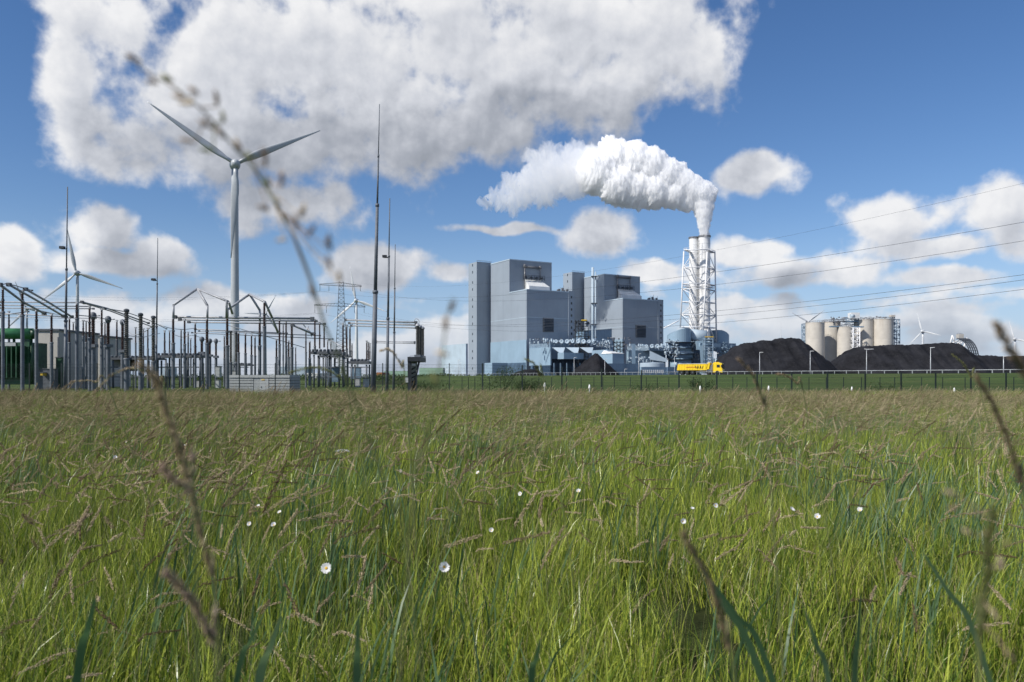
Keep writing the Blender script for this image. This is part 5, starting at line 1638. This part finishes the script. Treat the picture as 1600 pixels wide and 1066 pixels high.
# ------------------------------------------------------------------ meadow
HIDE = bpy.data.collections.new('meadow_tufts')      # sources of the meadow, never linked to the scene
def strip(mb, ti, pts, widths, side, tint):
    b = len(mb.v)
    n = len(pts)
    for i in range(n):
        p = pts[i]; w2 = widths[i] / 2
        if i == n - 1:
            mb.v.append(tuple(p)); ti.append(tint)
        else:
            mb.v.append(tuple(p - side * w2)); mb.v.append(tuple(p + side * w2)); ti += [tint, tint]
    for i in range(n - 2):
        k = b + 2 * i; mb.face([k, k + 1, k + 3, k + 2], True)
    k = b + 2 * (n - 2); mb.face([k, k + 1, k + 2], True)
def bent(root, h, lean, az_, curve, n):
    """points of a stalk of length h that leans away and curls over"""
    d = Vector((math.cos(az_), math.sin(az_), 0)); pts = [Vector(root)]; p = Vector(root)
    for i in range(n):
        f = (i + .5) / n
        a = lean + curve * f ** 2.2
        p = p + (Vector((0, 0, 1)) * math.cos(a) + d * math.sin(a)) * (h / n); pts.append(p.copy())
    return pts
def wind_az(r, spread=1.0):
    return r.gauss(0.0, spread)
def leaf_tuft(r, rad, n, hmin, hmax, wmin, wmax, seg=4, curve=(.1, 1.0), lean=(.0, .2), spread=1.6):
    mb = MB(); ti = []
    for i in range(n):
        a = r.uniform(0, 2 * PI); q = rad * math.sqrt(r.random())
        h = r.uniform(hmin, hmax) * (1 - .25 * q / rad * r.random())
        az_ = wind_az(r, spread)
        pts = bent((q * math.cos(a), q * math.sin(a), 0), h, r.uniform(*lean), az_, r.uniform(*curve), seg)
        w0 = r.uniform(wmin, wmax)
        ang = r.uniform(0, PI); side = Vector((math.cos(ang), math.sin(ang), 0))
        ws = [w0 * .7] + [w0 * (1 - (k / seg) ** 1.8 * .85) for k in range(1, seg)] + [0]
        strip(mb, ti, pts, ws, side, min(1, max(0, r.gauss(.42, .36))))
    mb.tint = ti; return mb
def spikelet(mb, ti, p, d, l, w_, tint):
    d = d.normalized(); e = d.orthogonal().normalized(); f = d.cross(e)
    b = len(mb.v); m_ = p + d * l * .45
    mb.v += [tuple(p), tuple(m_ + e * w_), tuple(m_ + (f * .87 - e * .5) * w_), tuple(m_ + (-f * .87 - e * .5) * w_), tuple(p + d * l)]
    ti += [tint] * 5
    for q in ((0, 1, 2), (0, 2, 3), (0, 3, 1), (4, 2, 1), (4, 3, 2), (4, 1, 3)): mb.face([b + k for k in q], True)
def seed_stem(r, mbs, tis, mbh, tih, root, h, az_, lean, curve, plen, n=26, wmul=1.0, seg=6, rs=.0011, fat=1.0):
    pts = bent(root, h, lean, az_, curve, seg)
    # stalk: three sided
    b = len(mbs.v)
    for i, p in enumerate(pts):
        rr = rs * (1.25 - .8 * i / seg)
        for k in range(3):
            a = 2 * PI * k / 3; mbs.v.append((p.x + math.cos(a) * rr, p.y + math.sin(a) * rr, p.z)); tis.append(.5 + .3 * i / seg)
    for i in range(seg):
        for k in range(3):
            k2 = (k + 1) % 3; mbs.face([b + i * 3 + k, b + i * 3 + k2, b + (i + 1) * 3 + k2, b + (i + 1) * 3 + k], True)
    # head along the last plen metres
    L_ = h; base_t = min(1, max(0, r.gauss(.5, .42)))
    for j in range(n):
        f = 1 - plen / L_ * (1 - j / n)
        x = f * seg; i = min(seg - 1, int(x)); p = pts[i].lerp(pts[i + 1], x - i)
        d = (pts[i + 1] - pts[i]).normalized()
        env = math.sin(PI * min(1, (j + 2) / (n + 2)) ** .8) * fat
        a = r.uniform(0, 2 * PI); o1 = d.orthogonal().normalized(); o2 = d.cross(o1)
        out_ = (o1 * math.cos(a) + o2 * math.sin(a))
        off = out_ * (.0015 + .0062 * env * r.random()) * wmul
        spikelet(mbh, tih, p + off, d + out_ * r.uniform(.1, .5) * wmul, r.uniform(.008, .015), r.uniform(.0010, .0017) * (.6 + .8 * wmul), min(1, max(0, base_t + r.gauss(0, .15))))
def seed_tuft(r, rad, n, hmin, hmax, spikes=26, curve=(.4, 1.6), az_s=.55, seg=6, wmul=1.0, rs=.0011, plen=(.09, .17)):
    a_, ta, b_, tb_ = MB(), [], MB(), []
    for i in range(n):
        a = r.uniform(0, 2 * PI); q = rad * math.sqrt(r.random())
        seed_stem(r, a_, ta, b_, tb_, (q * math.cos(a), q * math.sin(a), 0), r.uniform(hmin, hmax), wind_az(r, az_s), r.uniform(.0, .22), r.uniform(*curve), r.uniform(*plen), spikes, wmul, seg, rs)
    a_.tint = ta; b_.tint = tb_
    return a_, b_
def merged(name, parts_):
    """one mesh from several MBs, a material each"""
    mb = MB(); mi = []; ti = []; ms = []
    for k, (p, m) in enumerate(parts_):
        b = len(mb.v); mb.v += p.v; ti += p.tint
        for f, s_ in zip(p.f, p.sm): mb.face([b + q for q in f], s_); mi.append(k)
        ms.append(MATS[m])
    mb.tint = ti
    me = mb.mesh(name, ms[0])
    for m in ms[1:]: me.materials.append(m)
    me.polygons.foreach_set('material_index', mi)
    return me
def source_coll(name, meshes):
    c = bpy.data.collections.new(name)
    for i, me in enumerate(meshes):
        o = bpy.data.objects.new(me.name, me); c.objects.link(o)
    return c
r = random.Random(11)
C_NEAR = source_coll('tuft_near', [merged('leaf_tuft', [(leaf_tuft(r, .30, 120, .16, .54, .0025, .0050, 4), 'blade_green'), (leaf_tuft(r, .30, 24, .18, .50, .006, .0095, 5, (.1, 1.6)), 'blade_green'), (leaf_tuft(r, .30, 34, .12, .50, .0020, .0042, 5, (.4, 2.8)), 'blade_straw'),
          (leaf_tuft(r, .30, 50, .06, .20, .006, .011, 2, (.2, 1.6)), 'clover_green')]) for k in range(7)])
C_MID = source_coll('tuft_mid', [merged('leaf_tuft', [(leaf_tuft(r, .55, 170, .25, .58, .006, .011, 3), 'blade_green'), (leaf_tuft(r, .55, 26, .2, .45, .005, .009, 3, (.6, 2.0)), 'blade_straw')]) for k in range(6)])
C_REED = source_coll('tuft_reed', [merged('reed_tuft', [(leaf_tuft(r, .24, 18, .38, .76, .011, .021, 5, (.15, .8), (.05, .3), .9), 'reed_green')]) for k in range(6)])
def seedmesh(nm, *a, **k):
    s_, h_ = seed_tuft(*a, **k); return merged(nm, [(s_, 'stalk_green'), (h_, 'seed_head')])
C_SEEDN = source_coll('seed_near', [seedmesh('seed_tuft', r, .35, 7, 0.60, 1.05, 95, wmul=.8, curve=(.5, 2.5), az_s=1.1, plen=(.10, .20)) for k in range(8)])
C_SEEDM = source_coll('seed_mid', [seedmesh('seed_tuft', r, .50, 24, .66, 1.10, 26, seg=5, curve=(.3, 2.3), az_s=.8, wmul=1.7, rs=.0016) for k in range(6)])
C_SEEDF = source_coll('seed_far', [seedmesh('seed_tuft', r, .9, 55, .66, 1.08, 11, seg=4, curve=(.3, 2.2), az_s=.8, wmul=3.2, rs=.003, plen=(.12, .2)) for k in range(5)])

def scatter(name, coll, pts, label, cat='grass'):
    """pts: (x, y, rotz, scale, tilt)"""
    me = bpy.data.meshes.new(name)
    me.from_pydata([(p[0], p[1], zmeadow(p[0], p[1]) - .01) for p in pts], [], [])
    for nm, k in (('rz', 2), ('sc', 3), ('tl', 4)):
        a = me.attributes.new(nm, 'FLOAT', 'POINT'); a.data.foreach_set('value', [p[k] for p in pts])
    o = bpy.data.objects.new(name, me); COL.objects.link(o)
    ng = bpy.data.node_groups.new(name, 'GeometryNodeTree')
    ng.interface.new_socket('Geometry', in_out='INPUT', socket_type='NodeSocketGeometry')
    ng.interface.new_socket('Geometry', in_out='OUTPUT', socket_type='NodeSocketGeometry')
    n = ng.nodes; gi_ = n.new('NodeGroupInput'); go_ = n.new('NodeGroupOutput')
    ci = n.new('GeometryNodeCollectionInfo'); ci.inputs['Collection'].default_value = coll; ci.inputs['Separate Children'].default_value = True; ci.inputs['Reset Children'].default_value = True
    ip_ = n.new('GeometryNodeInstanceOnPoints'); ip_.inputs['Pick Instance'].default_value = True
    def attr(nm):
        q = n.new('GeometryNodeInputNamedAttribute'); q.data_type = 'FLOAT'; q.inputs['Name'].default_value = nm; return q.outputs[0]
    cx_ = n.new('ShaderNodeCombineXYZ'); ng.links.new(attr('tl'), cx_.inputs[1]); ng.links.new(attr('rz'), cx_.inputs[2])
    ri = n.new('FunctionNodeRandomValue'); ri.data_type = 'INT'; ri.inputs[4].default_value = 0; ri.inputs[5].default_value = 50
    ng.links.new(gi_.outputs[0], ip_.inputs['Points']); ng.links.new(ci.outputs[0], ip_.inputs['Instance'])
    ng.links.new(ri.outputs[2], ip_.inputs['Instance Index'])
    e2r = n.new('FunctionNodeEulerToRotation'); ng.links.new(cx_.outputs[0], e2r.inputs[0]); ng.links.new(e2r.outputs[0], ip_.inputs['Rotation'])
    ng.links.new(attr('sc'), ip_.inputs['Scale']); ng.links.new(ip_.outputs[0], go_.inputs[0])
    md = o.modifiers.new('scatter', 'NODES'); md.node_group = ng
    tag(o, label, cat, None, 'stuff')
    return o
def wedge(y0, y1, dens, r, margin=1.2, fn=None, rot=.5, sc=(.85, 1.15)):
    out = []
    y = y0
    area = 0
    N = int(dens * ((y1 ** 2 - y0 ** 2) * .66 + 2 * margin * (y1 - y0)))
    for i in range(N):
        # uniform over the wedge
        while True:
            yy_ = math.sqrt(r.uniform(y0 ** 2, y1 ** 2)) if r.random() < .85 else r.uniform(y0, y1)
            hw = yy_ * .66 + margin; x = r.uniform(-hw, hw); break
        k = fn(x, yy_) if fn else 1
        if r.random() > k: continue
        out.append((x, yy_, r.gauss(0, rot), r.uniform(*sc), r.gauss(0, .05)))
    return out
def patch(x, y, s=.35, o=0): return noise.noise(Vector((x * s + o, y * s, 7 + o)))
r = random.Random(3)
def keep_clear(x, y): return 0 if (y < .95 and abs(x) < .9) else 1
near = wedge(.75, 7.0, 11.0, r, 1.2, keep_clear, rot=1.2, sc=(.75, 1.15))
near += [(r.uniform(-2.5, 2.5), r.uniform(-1.5, .6), r.uniform(0, 6), r.uniform(.6, .9), 0) for i in range(60)]
scatter('meadow_grass', C_NEAR, near, 'fresh green meadow grass blades filling the foreground')
scatter('meadow_grass', C_MID, wedge(6.2, 22, 3.8, r, 1.5, rot=1.0), 'green meadow grass blades in the middle of the field')
scatter('meadow_grass', C_MID, wedge(20, 50, 1.1, r, 3, rot=1.0, sc=(.85, 1.15)), 'green meadow grass reaching back to the wire fence')
scatter('reed_leaves', C_REED, wedge(1.3, 18, 5.0, r, 1.0, lambda x, y: keep_clear(x, y) * max(0.06, min(1, .38 + .30 * x / (y * .5) + 1.6 * patch(x, y, .45, 3))), rot=.8, sc=(.7, 1.12)), 'broad blue-green leaves standing in the meadow, mostly on the right')
scatter('seed_heads', C_SEEDN, wedge(2.3, 8, 9.0, r, 1.0, lambda x, y: keep_clear(x, y) * max(.12, min(1, .45 + 1.3 * patch(x, y, .5, 9) - .12 * (x / y))), rot=.45, sc=(.8, 1.1)), 'brown nodding grass seed heads above the foreground grass')
scatter('seed_heads', C_SEEDM, wedge(7.5, 22, 2.0, r, 1.5, lambda x, y: max(.4, min(1, .8 + 1.0 * patch(x, y, .3, 9))), rot=.4, sc=(.9, 1.1)), 'brown grass seed heads in the middle of the meadow')
scatter('seed_heads', C_SEEDF, [(x, y, a, s_ * (1.0 - .30 * min(1, (y - 21) / 20)), tl) for x, y, a, s_, tl in wedge(21, 51, .85, r, 3, rot=.4, sc=(.7, 1.05))], 'brown haze of grass seed heads before the fence')

scatter('seed_heads', C_SEEDN, wedge(4.0, 24, .75, r, 1.0, lambda x, y: max(.15, min(1, .5 + 1.5 * patch(x, y, .3, 2) - .25 * x / y)), rot=.9, sc=(1.02, 1.26)), 'taller loose seed heads standing above the meadow')

# ------------------------------------------------------------------ daisies
def flower_Y(py, h): return (CH - h) * F / (py - HY)
def daisy_meshes(r, op):
    pet = MB(); ti = []
    n = 15
    for k in range(n):
        a = 2 * PI * k / n + r.uniform(-.08, .08); d = Vector((math.cos(a), math.sin(a), 0)); s_ = Vector((-d.y, d.x, 0))
        L_ = .024 * r.uniform(.9, 1.1); up = op
        b = len(pet.v)
        for f, w_ in ((.22, .0022), (.55, .0044), (.9, .0038)):
            p = d * (L_ * f) + Vector((0, 0, up * L_ * f * f + .001))
            pet.v += [tuple(p - s_ * w_), tuple(p + s_ * w_)]; ti += [r.random()] * 2
        pet.v.append(tuple(d * L_ + Vector((0, 0, up * L_ * .8)))); ti.append(r.random())
        pet.face([b, b + 1, b + 3, b + 2], True); pet.face([b + 2, b + 3, b + 5, b + 4], True); pet.face([b + 4, b + 5, b + 6], True)
    pet.tint = ti
    ce = MB().lathe([(.0065, 0), (.0068, .002), (.005, .0045), (.001, .0055)], (0, 0, 0), 12)
    return pet.mesh('petals', 'petal_white'), ce.mesh('centre', 'daisy_yellow')
daisies = [(510, 888, .55, .3, 'largest open white daisy in the lower left middle of the meadow'), (694, 886, .56, 1.3, 'half-closed white daisy low in the centre of the meadow'),
           (747, 739, .56, .5, 'white daisy with yellow centre in the upper middle, below the left boiler house'), (813, 772, .56, .5, 'white daisy just right of the upper middle one'), (904, 768, .56, .8, 'white daisy half behind a seed head, below the coal cone'),
           (1277, 808, .55, .8, 'brightest white daisy in the right half of the meadow'), (1237, 797, .55, .8, 'small white daisy upper left of the brightest right-hand one'), (1118, 790, .56, .4, 'white daisy below the yellow truck, right of a seed head'),
           (1082, 796, .55, 1.0, 'small closed daisy left of the one below the truck'), (1344, 798, .55, 1.0, 'tiny pale daisy right of the brightest right-hand one'), (428, 821, .55, .9, 'lowest white daisy of the left cluster'),
           (437, 801, .55, .6, 'white daisy at the right of the left cluster'), (404, 791, .56, .6, 'topmost white daisy of the left cluster'), (390, 819, .55, .6, 'leftmost white daisy of the left cluster with yellow centre'),
           (626, 736, .56, .7, 'small white daisy left of the upper middle one'), (288, 696, .60, .6, 'white daisy far up at the left beside the blurred pink stalk'), (198, 690, .60, .6, 'white daisy highest at the far left of the meadow'),
           (180, 715, .60, .6, 'white daisy second from the left, under the highest one'), (768, 829, .54, 1.0, 'tiny closed daisy below the upper middle pair'), (1067, 815, .54, 1.0, 'tiny closed daisy under the one left of the truck daisy')]
for i, (px, py, h, op, lb) in enumerate(daisies):
    rr = random.Random(i); Y_ = flower_Y(py, h); p = at(px, py, Y_)
    t = thing('daisy', (p.x, Y_, 0), lb, 'daisy', 'white daisies in the meadow')
    pm, cm = daisy_meshes(rr, op)
    sc_ = (.82, .8, .65, .55, .6, .65)[i] if i < 6 else rr.uniform(.42, .68)
    tilt = Quaternion((1, 0, 0), R(rr.uniform(15, 75))) @ Quaternion((0, 0, 1), rr.uniform(0, 6))
    tilt = Quaternion((0, 1, 0), R(rr.uniform(-50, 45))) @ tilt
    for nm, mesh_ in (('petals', pm), ('centre', cm)):
        o = bpy.data.objects.new(nm, mesh_); COL.objects.link(o); o.parent = t; o.location = (0, 0, p.z); o.rotation_mode = 'QUATERNION'; o.rotation_quaternion = tilt; o.scale = (sc_,) * 3
    st = MB(); st.path([(.04, .02, 0), (.03, .03, p.z * .5), (.005, .01, p.z - .03), (0, 0, p.z - .001)], [.0014] * 4, 5); st.tint = [.2] * len(st.v)
    st.build('stem', 'stalk_green', t, local=True)
# flat umbel
Y_ = flower_Y(703, .68); p = at(535, 703, Y_)
t = thing('umbel_flower', (p.x, Y_, 0), 'flat pale white umbel flower left of the centre of the meadow', 'flower')
mb = MB(); ti = []; rr = random.Random(2)
st = MB(); st.path([(0, 0, 0), (.01, 0, p.z * .6), (0, 0, p.z - .05)], [.002] * 3, 5)
for k in range(46):
    a = rr.uniform(0, 2 * PI); q = .055 * math.sqrt(rr.random()); c = Vector((q * math.cos(a), q * math.sin(a), p.z - q * q * 4 + rr.uniform(-.003, .003)))
    if k % 3 == 0: st.path([(0, 0, p.z - .05), c], [.0006, .0005], 3)
    for j in range(5):
        a2 = 2 * PI * j / 5; spikelet(mb, ti, c, Vector((math.cos(a2), math.sin(a2), .5)), .006, .002, rr.random())
mb.tint = ti; mb.build('flower_head', 'petal_white', t, local=True)
st.tint = [.3] * len(st.v); st.build('stem', 'stalk_green', t, local=True)

# ------------------------------------------------------------------ close, blurred stalks
def smooth_path(P_, sub=6):
    out = []
    for i in range(len(P_) - 1):
        p0, p1, p2, p3 = P_[max(i - 1, 0)], P_[i], P_[i + 1], P_[min(i + 2, len(P_) - 1)]
        for j in range(sub):
            u = j / sub
            out.append(.5 * ((2 * p1) + (-p0 + p2) * u + (2 * p0 - 5 * p1 + 4 * p2 - p3) * u * u + (-p0 + 3 * p1 - 3 * p2 + p3) * u ** 3))
    out.append(P_[-1]); return out
def close_stalk(pts, Y, w_, label, head=None, hm='seed_pink', heads=(), sm='stalk_green', spr=1.0, extra=()):
    """pts: photograph points from the tip down; the stalk goes on to the ground"""
    P_ = [at(px, py, Y + .01 * i) for i, (px, py) in enumerate(pts)]
    last = P_[-1]; d = (P_[-1] - P_[-2]); d.z = min(d.z, -.02); d.normalize()
    g1 = Vector((last.x + d.x * .25, last.y + .04, last.z * .5)); g2 = Vector((g1.x + .02, last.y + .06, 0))
    path_ = smooth_path(P_ + [g1, g2])
    t = thing('grass_stalk', (g2.x, g2.y, 0), label, 'grass stalk')
    n = len(path_)
    mb = MB().path(path_, [w_ * (.35 + .65 * min(1, i / (n * .4))) for i in range(n)], 6); mb.tint = [.35] * len(mb.v)
    mb.build('stem', sm, t)
    rr = random.Random(int(pts[0][0]))
    if head:
        mh = MB(); ti = []
        nh = int(head * 1.5)
        m_ = (len(pts) - 1) * 6
        for k in range(nh):
            f = k / nh * m_ * .97; i = int(f); p = path_[i].lerp(path_[i + 1], f - i)
            d = (path_[max(i - 1, 0)] - path_[i + 1]).normalized(); a = rr.uniform(0, 6.28)
            o1 = d.orthogonal().normalized(); o2 = d.cross(o1); out_ = o1 * math.cos(a) + o2 * math.sin(a)
            env = math.sin(PI * min(1, (k + 4) / (nh + 4))) ** .5
            spikelet(mh, ti, p + out_ * .0009 * spr * env * rr.uniform(.3, 1.2), d + out_ * .35, rr.uniform(.004, .008), .0008, rr.random())
        mh.tint = ti; mh.build('seed_head', hm, t)
    for k, (px, py, ang, ln, mm) in enumerate(heads):
        p = at(px, py, Y + rr.uniform(-.01, .01))
        L_ = ln / F * Y; dv = Vector((math.cos(R(ang)), rr.uniform(-.2, .2), math.sin(R(ang))))
        mh = MB(); ti = []
        for j in range(5): spikelet(mh, ti, p - dv * L_ * (.5 - .1 * j) + Vector((rr.uniform(-1, 1), rr.uniform(-1, 1), 0)) * .0006, dv + Vector((rr.uniform(-.15, .15), 0, rr.uniform(-.15, .15))), L_ * .62, .0013, rr.random())
        # pedicel back to the nearest point of the stem
        q = min(path_[:len(path_) // 2 + 4], key=lambda v: (v - p).length)
        q2 = path_[min(len(path_) - 1, path_.index(q) + 2)]
        b = len(mh.v); mh.path([q2, p - dv * L_ * .45], [.0005, .0004], 4); ti += [.5] * (len(mh.v) - b)
        mh.tint = ti; mh.build('spikelet', mm, t)
    return t
def zz(x, y): return 180 + x * .3846, 70 + y * .3846
sp_ = []
for (x, y, a, l, m_) in [(75, 55, 150, 32, 'seed_dark'), (150, 155, 170, 24, 'seed_dark'), (210, 135, 145, 24, 'seed_green'), (260, 215, 165, 26, 'seed_dark'), (290, 240, 175, 26, 'seed_head'), (315, 185, 140, 28, 'seed_dark'),
                          (410, 215, 105, 30, 'seed_dark'), (438, 290, 100, 22, 'seed_green'), (370, 325, 145, 30, 'seed_dark'), (425, 358, 135, 26, 'seed_dark'), (295, 390, 160, 28, 'seed_head'), (370, 430, 165, 24, 'seed_green'),
                          (500, 405, 120, 28, 'seed_head'), (605, 455, 100, 36, 'seed_dark'), (675, 545, 75, 30, 'seed_pink'), (600, 665, 155, 26, 'seed_dark'), (735, 720, 105, 26, 'seed_dark'), (765, 670, 78, 26, 'seed_head'),
                          (795, 755, 65, 24, 'seed_pink'), (675, 795, 175, 18, 'seed_head'), (868, 800, 95, 30, 'seed_dark'), (868, 885, 120, 28, 'seed_dark'), (800, 1005, 125, 30, 'seed_dark'), (912, 940, 90, 24, 'seed_head'), (620, 560, 110, 20, 'seed_green'), (655, 640, 120, 22, 'seed_green'), (545, 450, 130, 20, 'seed_green')]:
    px, py = zz(x, y); sp_.append((px, py, a, l, m_))
close_stalk([(196, 88), (228, 112), (262, 130), (300, 158), (335, 192), (368, 232), (396, 262), (420, 300), (440, 335), (458, 368), (474, 405), (490, 450), (508, 510), (530, 560), (560, 640), (590, 720), (615, 800), (640, 900)], .42, .0008,
            'large blurred grass panicle arching across the sky in front of the wind turbine', heads=sp_)
close_stalk([(706, 465), (698, 500), (690, 560), (680, 620), (660, 720), (640, 860)], .42, .0007, 'blurred grass tip with three spikelets left of the boiler house',
            heads=[(708, 478, 70, 24, 'seed_dark'), (696, 505, 100, 26, 'seed_dark'), (690, 553, 165, 26, 'seed_head'), (678, 590, 110, 24, 'seed_green')])
close_stalk([(222, 572), (240, 588), (252, 625), (268, 665), (280, 705), (290, 740), (302, 785), (313, 830), (324, 872), (331, 900), (336, 960)], .52, .001, 'long blurred beige seed spike down the left part of the meadow', head=230, hm='seed_head', spr=1.6)
close_stalk([(256, 733), (272, 750), (296, 770), (304, 800)], .55, .0008, 'short blurred pinkish spike beside the long beige one', head=60, hm='seed_pink', spr=1.4)
close_stalk([(262, 898), (280, 915), (300, 940), (318, 970), (333, 1003), (345, 1040)], .50, .001, 'blurred pink seed spike low at the left', head=120, hm='seed_pink', spr=1.9)
close_stalk([(1069, 836), (1082, 860), (1100, 890), (1117, 930), (1128, 970), (1138, 1015), (1148, 1060)], .52, .001, 'blurred brown seed spike low right of the centre', head=150, hm='seed_dark', spr=1.3)
close_stalk([(1558, 508), (1570, 530), (1584, 556), (1602, 585), (1625, 625), (1650, 690)], .45, .001, 'dark blurred seed spike at the right edge against the sky', head=120, hm='seed_dark', spr=1.6)
close_stalk([(1528, 592), (1548, 625), (1572, 680), (1592, 750), (1604, 830)], .6, .0009, 'slim blurred brown spike near the right edge under the horizon', head=110, hm='seed_dark', spr=1.2)
close_stalk([(1552, 800), (1546, 840), (1542, 890), (1538, 940), (1534, 990), (1530, 1050)], .42, .0011, 'blurred green-yellow stalk low at the right with loose spikelets', head=90, hm='seed_green', spr=1.6,
            heads=[(1484, 771, 165, 26, 'seed_head'), (1488, 794, 170, 22, 'seed_head'), (1512, 832, 150, 26, 'seed_head'), (1565, 880, 100, 24, 'seed_pink'), (1556, 962, 120, 30, 'seed_head'), (1578, 1024, 140, 28, 'seed_head'), (1572, 850, 60, 26, 'seed_green')])
close_stalk([(1155, 562), (1172, 580), (1183, 600), (1192, 630), (1200, 690)], .95, .0012, 'thin green-brown grass tip crossing the bank left of the peaked heap', head=60, hm='seed_dark')
for k, (pts, lb) in enumerate([([(148, 612), (172, 588), (205, 576), (238, 586), (250, 600), (262, 640)], 'nodding seed head left of the short mast at the horizon'), ([(455, 582), (480, 575), (505, 577), (530, 590), (545, 620)], 'nodding seed head below the lattice pylon'),
                               ([(595, 548), (607, 546), (618, 556), (628, 575), (634, 610)], 'pale seed head in front of the middle right mast'), ([(822, 562), (836, 570), (844, 588), (852, 610)], 'seed head in front of the filter hall'),
                               ([(1215, 585), (1230, 588), (1246, 600), (1258, 630)], 'pale seed head in front of the bank below the coal heap'), ([(1490, 556), (1506, 570), (1518, 590), (1532, 612)], 'dark seed head in front of the low coal at the right'), ([(100, 606), (118, 596), (150, 598), (176, 622)], 'seed head at the left horizon under the ball-topped transformers')]):
    close_stalk(pts, 1.3 + .1 * k, .001, lb, head=70, hm='seed_head' if k % 2 == 0 else 'seed_green', spr=1.7)
# broad leaves close to the lens at the bottom
for k, (x0, y0, x1, y1, Yb, w_, lb) in enumerate([(1075, 850, 1190, 1060, 1.05, .011, 'broad blue-green blade leaning low right of the centre'), (1110, 905, 1200, 1040, 1.15, .010, 'second broad blade beside the leaning one'), (1256, 950, 1300, 1090, 1.0, .009, 'pale upright blade at the bottom right of the centre'),
                                                   (1345, 925, 1335, 1090, 1.1, .012, 'dark broad blade at the bottom below the silos'), (440, 960, 400, 1090, 1.0, .013, 'broad blade at the bottom left of the centre'), (408, 965, 370, 1060, 1.15, .010, 'narrower blade left of the broad bottom one'),
                                                   (150, 930, 120, 1060, 1.0, .012, 'broad blade at the bottom left corner region'), (560, 960, 556, 1090, 1.0, .010, 'bluish blade at the bottom in the middle'), (845, 995, 828, 1090, 1.0, .011, 'short broad blade at the bottom centre'), (1440, 860, 1530, 1010, 1.2, .011, 'broad blade leaning left at the lower right')]):
    tip = at(x0, y0, Yb); ft = at(x1, y1, Yb + .03); gr = Vector((ft.x + (ft.x - tip.x) * (ft.z / max(.05, tip.z - ft.z)) * .45, Yb + .05, 0))
    pts = smooth_path([gr, ft.lerp(gr, .5), ft, ft.lerp(tip, .55) + Vector((0, 0, .004)), tip], 4)
    mb = MB(); ti = []; n = len(pts)
    strip(mb, ti, pts, [w_ * (.5 + .5 * math.sin(min(1, i / n * 1.7) * PI / 2)) * (1 if i < n * .55 else max(0, 1 - (i - n * .55) / (n * .45)) ** .7) for i in range(n)], Vector((.9, .35, .25)).normalized(), rnd.random())
    mb.tint = ti; o = mb.build('reed_plant', 'reed_green'); tag(o, lb, 'reed')
print('objects', len(bpy.data.objects), 'script ok')
